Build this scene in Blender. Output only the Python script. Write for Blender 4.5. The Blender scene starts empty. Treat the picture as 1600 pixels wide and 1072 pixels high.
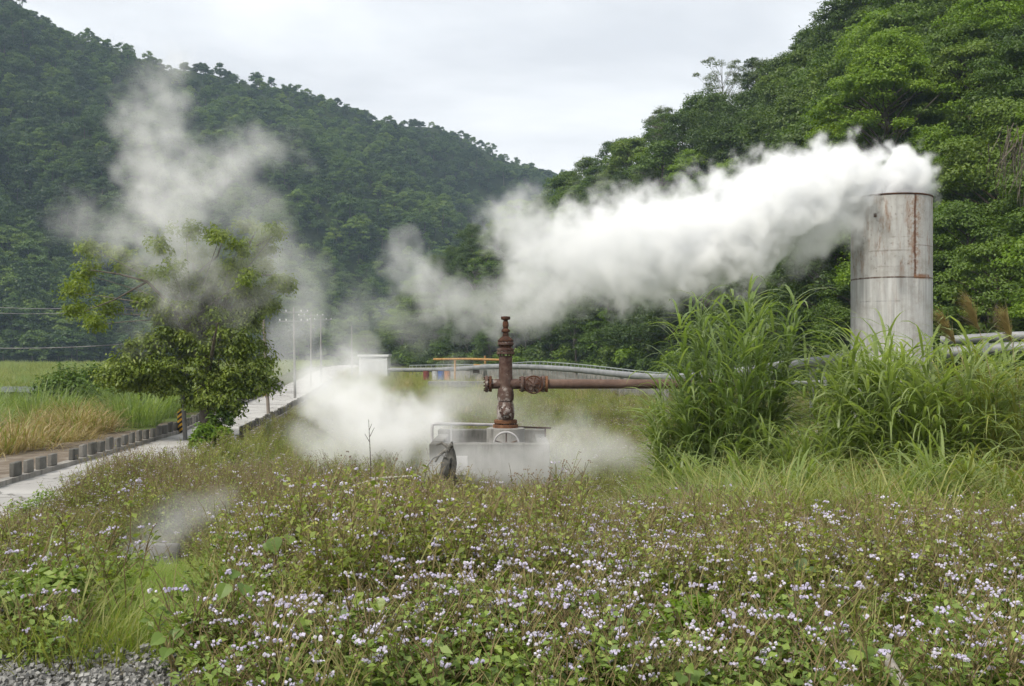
import bpy, math, random
import numpy as np
from mathutils import Vector, Matrix

R = random.Random(11)
rng = np.random.default_rng(11)
rad = math.radians
SC = bpy.context.scene
COL = SC.collection
F, HY, CZ = 1556.0, 548.0, 3.0       # focal length in photo pixels, horizon row, eye height


def P(px, py, d):
    """point seen at photo pixel (px, py), d metres in front of the camera"""
    return Vector(((px - 800) / F * d, d, CZ + (HY - py) / F * d))


# ------------------------------------------------------------------ objects and properties
def tag(o, label=None, cat=None, group=None, kind=None):
    if label: o['label'] = label
    if cat: o['category'] = cat
    if group: o['group'] = group
    if kind: o['kind'] = kind
    return o


def thing(name, label, cat, loc=(0, 0, 0), rz=0.0, group=None):
    o = bpy.data.objects.new(name, None)
    COL.objects.link(o)
    o.location = loc
    o.rotation_euler = (0, 0, rz)
    o.empty_display_size = 0.3
    return tag(o, label, cat, group)


def link(name, me, parent=None):
    o = bpy.data.objects.new(name, me)
    COL.objects.link(o)
    if parent is not None:
        o.parent = parent
    return o


def dup(root, loc, rz=0.0, sc=1.0, label=None, group=None):
    r = root.copy(); COL.objects.link(r)
    r.location = loc; r.rotation_euler = (0, 0, rz)
    r.scale = (sc, sc, sc) if not hasattr(sc, '__len__') else sc
    if label: r['label'] = label
    if group: r['group'] = group
    for ch in list(root.children):
        c = ch.copy(); COL.objects.link(c); c.parent = r
        for g in list(ch.children):
            k = g.copy(); COL.objects.link(k); k.parent = c
    return r


# ------------------------------------------------------------------ mesh builders
class MB:
    """solid shapes with shared vertices, for built things"""
    def __init__(s): s.v = []; s.f = []

    def add(s, V, Fc):
        o = len(s.v); s.v += [tuple(p) for p in V]; s.f += [tuple(i + o for i in f) for f in Fc]; return s

    def box(s, c, size, rot=None, bevel=0.0):
        hx, hy, hz = (q / 2 for q in size); c = Vector(c)
        if bevel <= 0:
            V = [Vector((x, y, z)) for z in (-hz, hz) for x, y in ((-hx, -hy), (hx, -hy), (hx, hy), (-hx, hy))]
            Fc = [(3, 2, 1, 0), (4, 5, 6, 7), (0, 1, 5, 4), (1, 2, 6, 5), (2, 3, 7, 6), (3, 0, 4, 7)]
        else:
            b = bevel; V = []
            for z, k in ((-hz, b), (-hz + b, 0), (hz - b, 0), (hz, b)):
                V += [Vector(p + (z,)) for p in ((-hx + b + k * 0, -hy + k), (hx - b, -hy + k), (hx - k, -hy + b), (hx - k, hy - b),
                                                 (hx - b, hy - k), (-hx + b, hy - k), (-hx + k, hy - b), (-hx + k, -hy + b))]
            Fc = [tuple(range(7, -1, -1)), tuple(range(24, 32))]
            for r in range(3):
                for i in range(8):
                    j = (i + 1) % 8
                    Fc.append((r * 8 + i, r * 8 + j, r * 8 + 8 + j, r * 8 + 8 + i))
        if rot is not None: V = [rot @ p for p in V]
        return s.add([c + p for p in V], Fc)

    def lathe(s, prof, o=(0, 0, 0), axis=(0, 0, 1), n=24, cap=True):
        """prof: list of (radius, height along axis)"""
        q = Vector(axis).to_track_quat('Z', 'Y'); o = Vector(o); V = []; Fc = []
        for r, h in prof:
            V += [o + q @ Vector((r * math.cos(2 * math.pi * i / n), r * math.sin(2 * math.pi * i / n), h)) for i in range(n)]
        for k in range(len(prof) - 1):
            for i in range(n):
                j = (i + 1) % n
                Fc.append((k * n + i, k * n + j, (k + 1) * n + j, (k + 1) * n + i))
        if cap:
            Fc.append(tuple(range(n - 1, -1, -1))); m = (len(prof) - 1) * n; Fc.append(tuple(range(m, m + n)))
        return s.add(V, Fc)

    def tube(s, pts, r, n=10, cap=True):
        pts = [Vector(p) for p in pts]; m = len(pts)
        rs = r if hasattr(r, '__len__') else [r] * m
        V = []; Fc = []; up = None
        for i, p in enumerate(pts):
            t = (pts[min(i + 1, m - 1)] - pts[max(i - 1, 0)]).normalized()
            if up is None: up = Vector((0, 0, 1)) if abs(t.z) < .9 else Vector((1, 0, 0))
            a = t.cross(up).normalized(); b = a.cross(t).normalized(); up = b
            V += [p + (a * math.cos(2 * math.pi * k / n) + b * math.sin(2 * math.pi * k / n)) * rs[i] for k in range(n)]
        for i in range(m - 1):
            for k in range(n):
                j = (k + 1) % n
                Fc.append((i * n + k, i * n + j, (i + 1) * n + j, (i + 1) * n + k))
        if cap: Fc += [tuple(range(n - 1, -1, -1)), tuple(range((m - 1) * n, m * n))]
        return s.add(V, Fc)

    def torus(s, o, axis, R0, r, n=28, m=8):
        q = Vector(axis).to_track_quat('Z', 'Y'); o = Vector(o); V = []; Fc = []
        for i in range(n):
            a = 2 * math.pi * i / n
            for k in range(m):
                b = 2 * math.pi * k / m; w = R0 + r * math.cos(b)
                V.append(o + q @ Vector((w * math.cos(a), w * math.sin(a), r * math.sin(b))))
        for i in range(n):
            for k in range(m):
                Fc.append((i * m + k, ((i + 1) % n) * m + k, ((i + 1) % n) * m + (k + 1) % m, i * m + (k + 1) % m))
        return s.add(V, Fc)

    def mesh(s, name, mat, smooth=35):
        me = bpy.data.meshes.new(name); me.from_pydata(s.v, [], s.f); me.update()
        import bmesh
        bm = bmesh.new(); bm.from_mesh(me); bmesh.ops.recalc_face_normals(bm, faces=bm.faces); bm.to_mesh(me); bm.free()
        if smooth:
            me.shade_smooth(); me.set_sharp_from_angle(angle=rad(smooth))
        for m in (mat if isinstance(mat, (list, tuple)) else [mat]): me.materials.append(m)
        return me

    def obj(s, name, mat, parent=None, smooth=35):
        return link(name, s.mesh(name, mat, smooth), parent)


def quad_mesh(name, chunks, mats):
    """chunks: (verts (n,4,3), tint (n,), material index) - loose leaf-like faces"""
    V = np.concatenate([c[0].reshape(-1, 4, 3) for c in chunks]).astype(np.float32)
    T = np.concatenate([np.broadcast_to(np.asarray(c[1], dtype=np.float32), (len(c[0]),)) for c in chunks])
    M = np.concatenate([np.full(len(c[0]), c[2], dtype=np.int32) for c in chunks])
    n = len(V); me = bpy.data.meshes.new(name)
    me.vertices.add(n * 4); me.vertices.foreach_set('co', V.ravel())
    me.loops.add(n * 4); me.loops.foreach_set('vertex_index', np.arange(n * 4, dtype=np.int32))
    me.polygons.add(n); me.polygons.foreach_set('loop_start', np.arange(0, n * 4, 4, dtype=np.int32))
    me.polygons.foreach_set('material_index', M)
    at = me.attributes.new('tint', 'FLOAT', 'FACE'); at.data.foreach_set('value', T)
    me.update(calc_edges=True)
    for m in mats: me.materials.append(m)
    return me


def unit(a):
    return a / np.maximum(np.linalg.norm(a, axis=-1, keepdims=True), 1e-9)


def leaves(C, N, L, W, t=None, fold=0.12):
    """rhombic leaves: centre C, normal N, length L, width W; t = wanted direction of the leaf tip"""
    n = len(C); N = unit(N)
    t = rng.normal(size=(n, 3)) if t is None else t + rng.normal(size=(n, 3)) * .35
    t = unit(t - (t * N).sum(1, keepdims=True) * N); b = np.cross(N, t)
    L = np.broadcast_to(np.asarray(L), (n,))[:, None]; W = np.broadcast_to(np.asarray(W), (n,))[:, None]
    base = C - t * L * .5; tip = C + t * L * .5 - N * L * .12
    lft = C - b * W * .5 + N * W * fold - t * L * .06; rgt = C + b * W * .5 + N * W * fold - t * L * .06
    return np.stack([base, rgt, tip, lft], 1)


def blades(B, az, L, W, lean, curl, S=5, twist=0.0):
    """grass blades: base B (n,3), azimuth, length, width, lean from vertical at the base, extra curl to the tip"""
    n = len(B); out = []; h = np.stack([np.cos(az), np.sin(az), np.zeros(n)], 1)
    side0 = np.stack([-np.sin(az), np.cos(az), np.zeros(n)], 1)
    p = B.copy(); rows = []
    for i in range(S + 1):
        f = i / S; th = lean + curl * f ** 1.5
        w = W * (1 - f ** 1.8) * (0.55 + .9 * min(f * 3, 1) * .5) + .0006
        a = (np.zeros(n) + twist)[:, None] * f; sd = side0 * np.cos(a) + np.array([0, 0, 1.0]) * np.sin(a) * .5
        rows.append((p - sd * w[:, None] * .5, p + sd * w[:, None] * .5))
        d = h * np.sin(th)[:, None] + np.array([0, 0, 1.0]) * np.cos(th)[:, None]
        p = p + d * (L / S)[:, None]
    for i in range(S):
        out.append(np.stack([rows[i][0], rows[i][1], rows[i + 1][1], rows[i + 1][0]], 1))
    return np.stack(out, 1).reshape(-1, 4, 3)


def stem_quads(pts, r, n=4):
    """thin tube as loose quads; pts (m,3), r (m,)"""
    pts = np.asarray(pts, float); m = len(pts); r = np.broadcast_to(np.asarray(r, float), (m,))
    t = np.gradient(pts, axis=0); t = unit(t)
    up = np.where(np.abs(t[:, 2:3]) < .9, np.array([[0, 0, 1.0]]), np.array([[1.0, 0, 0]]))
    a = unit(np.cross(t, up)); b = np.cross(a, t)
    ang = np.arange(n) * 2 * math.pi / n
    ring = pts[:, None] + (a[:, None] * np.cos(ang)[None, :, None] + b[:, None] * np.sin(ang)[None, :, None]) * r[:, None, None]
    nx = np.roll(ring, -1, axis=1)
    return np.stack([ring[:-1], nx[:-1], nx[1:], ring[1:]], 2).reshape(-1, 4, 3)


def cubes(C, r):
    """tiny tumbling cubes (flower florets, pebbles)"""
    n = len(C); q = rng.normal(size=(n, 4)); q /= np.linalg.norm(q, axis=1, keepdims=True)
    w, x, y, z = q.T
    M = np.stack([np.stack([1 - 2 * (y * y + z * z), 2 * (x * y - z * w), 2 * (x * z + y * w)], 1),
                  np.stack([2 * (x * y + z * w), 1 - 2 * (x * x + z * z), 2 * (y * z - x * w)], 1),
                  np.stack([2 * (x * z - y * w), 2 * (y * z + x * w), 1 - 2 * (x * x + y * y)], 1)], 1)
    k = np.array([(-1, -1, -1), (1, -1, -1), (1, 1, -1), (-1, 1, -1), (-1, -1, 1), (1, -1, 1), (1, 1, 1), (-1, 1, 1)], float) * .62
    r = np.broadcast_to(np.asarray(r, float), (n,))
    v = C[:, None] + np.einsum('nij,kj->nki', M, k) * r[:, None, None]
    fi = np.array([(3, 2, 1, 0), (4, 5, 6, 7), (0, 1, 5, 4), (1, 2, 6, 5), (2, 3, 7, 6), (3, 0, 4, 7)])
    return v[:, fi].reshape(-1, 4, 3)


# smooth value noise for terrain (numpy)
_lat = np.random.default_rng(5).random((64, 64))
def vnoise(x, y):
    x = np.asarray(x, float); y = np.asarray(y, float)
    xi = np.floor(x).astype(int); yi = np.floor(y).astype(int); fx = x - xi; fy = y - yi
    fx = fx * fx * (3 - 2 * fx); fy = fy * fy * (3 - 2 * fy)
    g = lambda a, b: _lat[a % 64, b % 64]
    return (g(xi, yi) * (1 - fx) + g(xi + 1, yi) * fx) * (1 - fy) + (g(xi, yi + 1) * (1 - fx) + g(xi + 1, yi + 1) * fx) * fy - .5
def fbm(x, y, o=4):
    return sum(vnoise(np.asarray(x) * 2 ** i + 7.3 * i, np.asarray(y) * 2 ** i + 3.1 * i) / 2 ** i for i in range(o))
def sstep(a, b, x):
    t = np.clip((np.asarray(x, float) - a) / (b - a), 0, 1); return t * t * (3 - 2 * t)


# ------------------------------------------------------------------ node helpers
class NT:
    def __init__(s, nt): s.t = nt; nt.nodes.clear()
    def n(s, typ, ins=None, **kw):
        nd = s.t.nodes.new(typ)
        for k, v in kw.items(): setattr(nd, k, v)
        for k, v in (ins or {}).items(): s.put(nd.inputs[k], v)
        return nd
    def put(s, sock, v):
        if isinstance(v, bpy.types.NodeSocket): s.t.links.new(v, sock)
        elif isinstance(v, bpy.types.Node): s.t.links.new(v.outputs[0], sock)
        else:
            if sock.type == 'RGBA' and hasattr(v, '__len__') and len(v) == 3: v = (*v, 1)
            sock.default_value = v
    def math(s, op, a, b=None, c=None, clamp=False):
        nd = s.n('ShaderNodeMath', operation=op, use_clamp=clamp)
        for i, v in enumerate((a, b, c)):
            if v is not None: s.put(nd.inputs[i], v)
        return nd.outputs[0]
    def vmath(s, op, a, b=None, scale=None):
        nd = s.n('ShaderNodeVectorMath', operation=op); s.put(nd.inputs[0], a)
        if b is not None: s.put(nd.inputs[1], b)
        if scale is not None: s.put(nd.inputs['Scale'], scale)
        return nd.outputs['Value'] if op in ('LENGTH', 'DOT_PRODUCT', 'DISTANCE') else nd.outputs[0]
    def noise(s, vec, scale, detail=3, rough=.55, dist=0.0):
        nd = s.n('ShaderNodeTexNoise', {'Scale': scale, 'Detail': detail, 'Roughness': rough, 'Distortion': dist})
        if vec is not None: s.put(nd.inputs['Vector'], vec)
        return nd
    def ramp(s, fac, stops, interp='LINEAR'):
        nd = s.n('ShaderNodeValToRGB'); cr = nd.color_ramp; cr.interpolation = interp
        while len(cr.elements) < len(stops): cr.elements.new(.5)
        for e, (p, c) in zip(cr.elements, stops):
            e.position = p; e.color = (*c, 1) if hasattr(c, '__len__') else (c, c, c, 1)
        s.put(nd.inputs[0], fac); return nd.outputs[0]
    def mix(s, f, a, b, blend='MIX'):
        nd = s.n('ShaderNodeMix', data_type='RGBA', blend_type=blend)
        s.put(nd.inputs[0], f); s.put(nd.inputs[6], a); s.put(nd.inputs[7], b); return nd.outputs[2]
    def map(s, v, a, b, c=0.0, d=1.0):
        nd = s.n('ShaderNodeMapRange', {'Value': v, 'From Min': a, 'From Max': b, 'To Min': c, 'To Max': d}, interpolation_type='SMOOTHSTEP')
        return nd.outputs[0]


def new_mat(name):
    m = bpy.data.materials.new(name); m.use_nodes = True
    return m, NT(m.node_tree)


def finish(m, T, col, rough=.7, metal=0.0, bump=None, bstr=.3, bdist=.02, spec=.4, trans=None, tcol=None):
    ins = {'Base Color': col, 'Roughness': rough, 'Metallic': metal, 'Specular IOR Level': spec}
    b = T.n('ShaderNodeBsdfPrincipled', ins)
    if bump is not None:
        bn = T.n('ShaderNodeBump', {'Strength': bstr, 'Distance': bdist, 'Height': bump}); T.put(b.inputs['Normal'], bn.outputs[0])
    sh = b.outputs[0]
    if trans:
        tr = T.n('ShaderNodeBsdfTranslucent', {'Color': tcol if tcol is not None else col})
        mx = T.n('ShaderNodeMixShader', {0: trans, 1: sh, 2: tr.outputs[0]}); sh = mx.outputs[0]
    o = T.n('ShaderNodeOutputMaterial', {'Surface': sh}); return m


def leaf_mat(name, stops, rough=.5, trans=.3, var=.5, spec=.35, big=None):
    """foliage: each leaf's own tint, each plant's own random shade"""
    m, T = new_mat(name)
    a = T.n('ShaderNodeAttribute', attribute_name='tint').outputs['Fac']
    r = T.n('ShaderNodeObjectInfo').outputs['Random']
    f = T.math('ADD', T.math('MULTIPLY', a, 1 - var), T.math('MULTIPLY', r, var), clamp=True)
    col = T.ramp(f, stops)
    tc = T.mix(1.0, col, (1.25, 1.3, .55), 'MULTIPLY')
    return finish(m, T, col, rough, spec=spec, trans=trans, tcol=tc)


def flat_mat(name, a, b, scale=6, rough=.75, metal=0.0, bstr=.2, detail=4, spec=.4):
    m, T = new_mat(name)
    tc = T.n('ShaderNodeTexCoord').outputs['Object']
    nz = T.noise(tc, scale, detail).outputs['Fac']
    col = T.ramp(nz, [(.3, a), (.7, b)])
    fine = T.noise(tc, scale * 9, 3).outputs['Fac']
    return finish(m, T, col, rough, metal, bump=fine, bstr=bstr, bdist=.01, spec=spec)


# ------------------------------------------------------------------ scatter of plants that nobody could count
def scatter(name, pts, rot, scl, idx, protos, label, kind='stuff', tilt=.12):
    """one object of ground cover: plants instanced on its own points"""
    n = len(pts); me = bpy.data.meshes.new(name)
    me.vertices.add(n); me.vertices.foreach_set('co', np.asarray(pts, np.float32).ravel())
    R3 = np.stack([rng.normal(0, tilt, n), rng.normal(0, tilt, n), rot], 1).astype(np.float32)
    a = me.attributes.new('prot', 'FLOAT_VECTOR', 'POINT'); a.data.foreach_set('vector', R3.ravel())
    a = me.attributes.new('pscl', 'FLOAT', 'POINT'); a.data.foreach_set('value', np.asarray(scl, np.float32))
    a = me.attributes.new('pidx', 'INT', 'POINT'); a.data.foreach_set('value', np.asarray(idx, np.int32))
    o = link(name, me); tag(o, label, kind=kind)
    c = bpy.data.collections.new(name + '_kinds')
    for i, pm in enumerate(protos):
        c.objects.link(bpy.data.objects.new('%s_kind_%02d' % (name, i), pm))
        for m in pm.materials:
            if m.name not in me.materials: me.materials.append(m)
    g = bpy.data.node_groups.new(name + '_scatter', 'GeometryNodeTree')
    g.interface.new_socket('Geometry', in_out='INPUT', socket_type='NodeSocketGeometry')
    g.interface.new_socket('Geometry', in_out='OUTPUT', socket_type='NodeSocketGeometry')
    T = NT(g); gi = T.n('NodeGroupInput'); go = T.n('NodeGroupOutput')
    ci = T.n('GeometryNodeCollectionInfo', {'Collection': c, 'Separate Children': True, 'Reset Children': True})
    at = lambda nm, ty: T.n('GeometryNodeInputNamedAttribute', {'Name': nm}, data_type=ty).outputs[0]
    er = T.n('FunctionNodeEulerToRotation', {0: at('prot', 'FLOAT_VECTOR')})
    ip = T.n('GeometryNodeInstanceOnPoints', {'Points': gi.outputs[0], 'Instance': ci.outputs[0], 'Pick Instance': True,
             'Instance Index': at('pidx', 'INT'), 'Rotation': er.outputs[0], 'Scale': at('pscl', 'FLOAT')})
    T.put(go.inputs[0], ip.outputs[0])
    md = o.modifiers.new('scatter', 'NODES'); md.node_group = g
    return o
# ------------------------------------------------------------------ camera, light, sky
cam = bpy.data.cameras.new('camera'); co = bpy.data.objects.new('camera', cam); COL.objects.link(co)
co.location = (0, 0, CZ); co.rotation_euler = (rad(90), 0, 0)
cam.sensor_width = 36; cam.lens = F / 1600 * 36; cam.shift_y = 12 / 1600; cam.clip_end = 6000; cam.clip_start = .05
SC.camera = co

SUN_EL, SUN_AZ = rad(50), rad(222)          # azimuth clockwise from +y: behind and to the left
sl = bpy.data.lights.new('sun', 'SUN'); sl.energy = 1.5; sl.angle = rad(11); sl.color = (1, .94, .83)
so = bpy.data.objects.new('sun', sl); COL.objects.link(so)
sd = Vector((math.sin(SUN_AZ) * math.cos(SUN_EL), math.cos(SUN_AZ) * math.cos(SUN_EL), math.sin(SUN_EL)))
so.rotation_euler = sd.to_track_quat('Z', 'Y').to_euler(); so.location = (0, -20, 60)

w = bpy.data.worlds.new('World'); SC.world = w; w.use_nodes = True
T = NT(w.node_tree)
sky = T.n('ShaderNodeTexSky', sky_type='NISHITA', sun_disc=False, sun_elevation=SUN_EL, sun_rotation=SUN_AZ, dust_density=3.0)
dirv = T.n('ShaderNodeTexCoord').outputs['Generated']
sx = T.n('ShaderNodeSeparateXYZ', {0: dirv})
zz = T.math('ADD', T.math('MAXIMUM', sx.outputs[2], 0.0), .22)
pl = T.n('ShaderNodeCombineXYZ', {0: T.math('DIVIDE', sx.outputs[0], zz), 1: T.math('DIVIDE', sx.outputs[1], zz), 2: .3})
nz = T.noise(T.vmath('MULTIPLY', pl, (.9, 1.15, 1.0)), 1.0, 6, .55, .35).outputs['Fac']
cl = T.ramp(nz, [(.36, (3.1, 3.16, 3.32)), (.5, (4.0, 4.05, 4.15)), (.64, (4.95, 4.93, 4.88))])
low = T.map(sx.outputs[2], .04, .26, 1, 0)
cl = T.mix(T.math('MULTIPLY', low, .7), cl, (4.9, 4.9, 4.9))
mx = T.mix(.98, sky.outputs[0], cl)
bg = T.n('ShaderNodeBackground', {'Color': mx, 'Strength': .1})
T.n('ShaderNodeOutputWorld', {'Surface': bg.outputs[0]})

SC.view_settings.view_transform = 'Standard'; SC.view_settings.look = 'None'
SC.view_settings.exposure = 1.43; SC.view_settings.gamma = 1.0; SC.view_settings.use_curve_mapping = False
SC.render.engine = 'CYCLES'
cy = SC.cycles
cy.use_denoising = True; cy.use_adaptive_sampling = True; cy.adaptive_threshold = .02
cy.max_bounces = 14; cy.diffuse_bounces = 3; cy.glossy_bounces = 2; cy.transmission_bounces = 4
cy.volume_bounces = 14; cy.transparent_max_bounces = 8; cy.volume_step_rate = 2.0; cy.volume_max_steps = 256
cy.sample_clamp_indirect = 4.0; cy.caustics_reflective = False; cy.caustics_refractive = False

# ------------------------------------------------------------------ ground height
RL = np.array([(-10.9, 4), (-11.0, 14), (-11.1, 21.6), (-11.9, 36), (-13.6, 47), (-16.3, 65), (-24.6, 119.7), (-33, 175), (-37, 230), (-37, 300)])
RR = np.array([(-7.7, 4), (-8.1, 14), (-8.55, 24), (-9.3, 34), (-10.4, 44), (-12.4, 60), (-20.0, 115), (-27, 165), (-31, 230), (-31, 300)])
road_l = lambda y: np.interp(y, RL[:, 1], RL[:, 0])
road_r = lambda y: np.interp(y, RR[:, 1], RR[:, 0])


def gz(x, y):
    x = np.asarray(x, float); y = np.asarray(y, float)
    near = 1.25 * (1 - sstep(5.5, 18.5, y)) * sstep(-9.0, -3.5, x)
    n = (.10 * fbm(x * .35, y * .35) + .5 * fbm(x * .03, y * .03) * sstep(30, 120, np.hypot(x, y)))
    rl, rr = road_l(y), road_r(y)
    on = np.clip(np.minimum(x - rl + 1.2, rr - x + 1.2), 0, 1.0) * (y < 260)   # flat by the road
    z = near + n * (1 - on)
    z = z - .7 * sstep(0, 14, rl - x - 3) * (y < 330)                        # falls to the river bed
    z = z - .75 * np.exp(-(((x + 5.0) / 1.0) ** 2 + ((y - 14.2) / .75) ** 2) ** 2)  # ditch
    z = z + .30 * np.exp(-((x - rr - 1.2) / .7) ** 2) * sstep(16.5, 19, y) * (1 - sstep(28, 34, y))
    z = z - .5 * np.exp(-((x / np.maximum(y, 1) + .365) / .07) ** 4) * sstep(8.5, 11.5, y) * (1 - sstep(14.0, 14.8, y))
    z = z + .5 * sstep(1.0, 6.5, x) * sstep(12.5, 15, y) * (1 - sstep(19, 26, y)) * (1 - sstep(12, 18, x) * .4)
    z = z + 1.5 * sstep(0, 16, x - 12) * sstep(10, 30, y) * (1 - sstep(38, 60, y)) * .5
    return z


# one ground sheet round the camera, out to the horizon
fr = np.concatenate([np.linspace(-40, 40, 241), np.linspace(46, 314, 40)]); fr = np.radians(fr)
rr_ = np.concatenate([[.6, 1.5, 2.5, 3.5], np.linspace(4.4, 30, 90), np.geomspace(30.5, 3000, 90)])
A, D = np.meshgrid(fr, rr_); gx = D * np.sin(A); gy = D * np.cos(A)
gzv = gz(gx, gy); nA = len(fr); V = np.stack([gx, gy, gzv], -1).reshape(-1, 3)
Fc = [(i * nA + j, i * nA + (j + 1) % nA, (i + 1) * nA + (j + 1) % nA, (i + 1) * nA + j) for i in range(len(rr_) - 1) for j in range(nA)]
V = np.concatenate([V, [[0, 0, float(gz(0, 0))]]]); c0 = len(V) - 1
Fc += [(c0, (j + 1) % nA, j) for j in range(nA)]
m, T = new_mat('ground_soil_and_turf')
pos = T.n('ShaderNodeNewGeometry').outputs['Position']
n1 = T.noise(pos, .35, 5, .6).outputs['Fac']; n2 = T.noise(pos, 4.0, 5, .65).outputs['Fac']; n3 = T.noise(pos, 40, 3).outputs['Fac']
soil = T.ramp(n2, [(.3, (.045, .035, .022)), (.7, (.13, .10, .065))])
turf = T.ramp(n2, [(.25, (.03, .045, .012)), (.55, (.075, .105, .028)), (.8, (.13, .14, .05))])
col = T.mix(T.map(n1, .36, .56), soil, turf)
finish(m, T, col, .95, bump=n3, bstr=.6, bdist=.05, spec=.1)
me = bpy.data.meshes.new('ground'); me.from_pydata(V.tolist(), [], Fc); me.update(); me.materials.append(m); me.shade_smooth()
tag(link('ground', me), kind='structure')


def ribbon(name, pts_l, pts_r, zoff, mat, kind='structure', n=3):
    Lp = np.asarray(pts_l, float); Rp = np.asarray(pts_r, float); V = []; Fc = []
    for a, b in zip(Lp, Rp):
        for k in range(n):
            q = a + (b - a) * k / (n - 1); V.append((q[0], q[1], (q[2] if len(q) > 2 else float(gz(q[0], q[1]))) + zoff))
    for i in range(len(Lp) - 1):
        for k in range(n - 1):
            Fc.append((i * n + k, i * n + k + 1, (i + 1) * n + k + 1, (i + 1) * n + k))
    me = bpy.data.meshes.new(name); me.from_pydata(V, [], Fc); me.update(); me.materials.append(mat); me.shade_smooth()
    return tag(link(name, me), kind=kind)


# concrete road
m, T = new_mat('road_concrete')
pos = T.n('ShaderNodeNewGeometry').outputs['Position']
n1 = T.noise(pos, .5, 5, .65).outputs['Fac']; n2 = T.noise(pos, 30, 3).outputs['Fac']
col = T.ramp(n1, [(.25, (.22, .21, .195)), (.45, (.35, .34, .325)), (.7, (.43, .42, .405))])
yy = T.n('ShaderNodeSeparateXYZ', {0: pos}).outputs[1]
pt = T.noise(pos, .16, 3, .5).outputs['Fac']; col = T.mix(T.map(pt, .52, .60, 0, .5), col, (.21, .205, .195)); ck = T.n('ShaderNodeTexVoronoi', {'Vector': T.vmath('ADD', pos, T.vmath('SCALE', T.noise(pos, 2.0, 4, .6).outputs['Color'], scale=.7)), 'Scale': .45}, feature='DISTANCE_TO_EDGE'); col = T.mix(T.map(ck.outputs[0], .004, .018, .75, 0), col, (.07, .068, .06)); sm_ = T.noise(T.vmath('MULTIPLY', pos, (3, .25, 1)), 1.0, 5, .7).outputs['Fac']; col = T.mix(T.map(sm_, .54, .72, 0, .55), col, (.13, .125, .105))
jt = T.math('PINGPONG', yy, 2.5); col = T.mix(T.math('LESS_THAN', jt, .025), col, (.16, .15, .14))
finish(m, T, col, .85, bump=n2, bstr=.25, bdist=.01); M_ROAD = m
ys = np.concatenate([np.arange(3, 60, 1.5), np.arange(60, 300, 5)])
rz = lambda x, y: float(gz(x, y))
ribbon('road', [(road_l(y), y, .05) for y in ys], [(road_r(y), y, .05) for y in ys], 0.0, M_ROAD)
# bare grey verge on the river side of the road
m, T = new_mat('verge_grit')
pos = T.n('ShaderNodeNewGeometry').outputs['Position']
n1 = T.noise(pos, 1.5, 5, .7).outputs['Fac']; n2 = T.noise(pos, 25, 4, .7).outputs['Fac']
col = T.ramp(n1, [(.3, (.10, .08, .06)), (.5, (.17, .14, .11)), (.68, (.26, .23, .19))])
finish(m, T, col, .95, bump=n2, bstr=.7, bdist=.04, spec=.1); M_GRIT = m
ys2 = np.arange(5, 46, 1.0)
ribbon('verge', [(road_l(y) - 3.5 - .5 * math.sin(y * 1.3) + max(0, (y - 28) * .2), y) for y in ys2], [(road_l(y) - .15, y) for y in ys2], .075, M_GRIT, n=9)
# asphalt apron beside the road and the track to the building
m, T = new_mat('old_asphalt')
pos = T.n('ShaderNodeNewGeometry').outputs['Position']
n1 = T.noise(pos, .6, 5, .65).outputs['Fac']; n2 = T.noise(pos, 40, 3).outputs['Fac']
finish(m, T, T.ramp(n1, [(.3, (.06, .06, .058)), (.7, (.13, .13, .125))]), .9, bump=n2, bstr=.4, bdist=.01); M_ASPH = m
ys3 = np.concatenate([np.arange(32, 60, 2.0), np.arange(60, 150, 5)])
ribbon('path', [(road_r(y) + .45, y) for y in ys3], [(road_r(y) + .45 + min(3.2, (y - 30) * .12), y) for y in ys3], .03, M_ASPH, n=4)

# shallow river seen beyond the reeds
m, T = new_mat('river_water')
pos = T.n('ShaderNodeNewGeometry').outputs['Position']
n1 = T.noise(pos, 1.2, 3).outputs['Fac']
finish(m, T, (.16, .17, .17), .25, bump=n1, bstr=.15, bdist=.05)
V = []; Fc = []
ks = np.linspace(0, 1, 30)
for k in ks:
    x = -95 + 70 * k
    yc = 82 + 6 * math.sin(k * 3); V += [(x, yc - 7, float(gz(x, yc)) + .42), (x, yc + 8, float(gz(x, yc)) + .42)]
Fc = [(2 * i, 2 * i + 2, 2 * i + 3, 2 * i + 1) for i in range(29)]
me = bpy.data.meshes.new('river'); me.from_pydata(V, [], Fc); me.update(); me.materials.append(m)
tag(link('river', me), kind='structure')

# ------------------------------------------------------------------ hills
def hill_fn(px, d0, d1, yr, tree_h, z0=0.0, bump=1.0):
    px, d0, d1, yr = (np.asarray(q, float) for q in (px, d0, d1, yr))
    def f(x, t):
        x = np.asarray(x, float); t = np.asarray(t, float)
        a = np.interp(x, px, d0); b = np.interp(x, px, d1); y = np.interp(x, px, yr)
        zr = CZ + (HY - y) / F * b - tree_h
        d = a + (b - a) * t
        X = (x - 800) / F * d
        z = z0 + (zr - z0) * np.where(t <= 1, t, 1 - (t - 1) * 1.4)
        s = (b - a) * .05 * bump
        z = z + s * fbm(x / 140., t * 4 + 2.2) * np.minimum(1, t * 3) * np.clip(1.25 - t, .15, 1) * 2
        return np.stack([X, d, z], -1)
    return f


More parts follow.
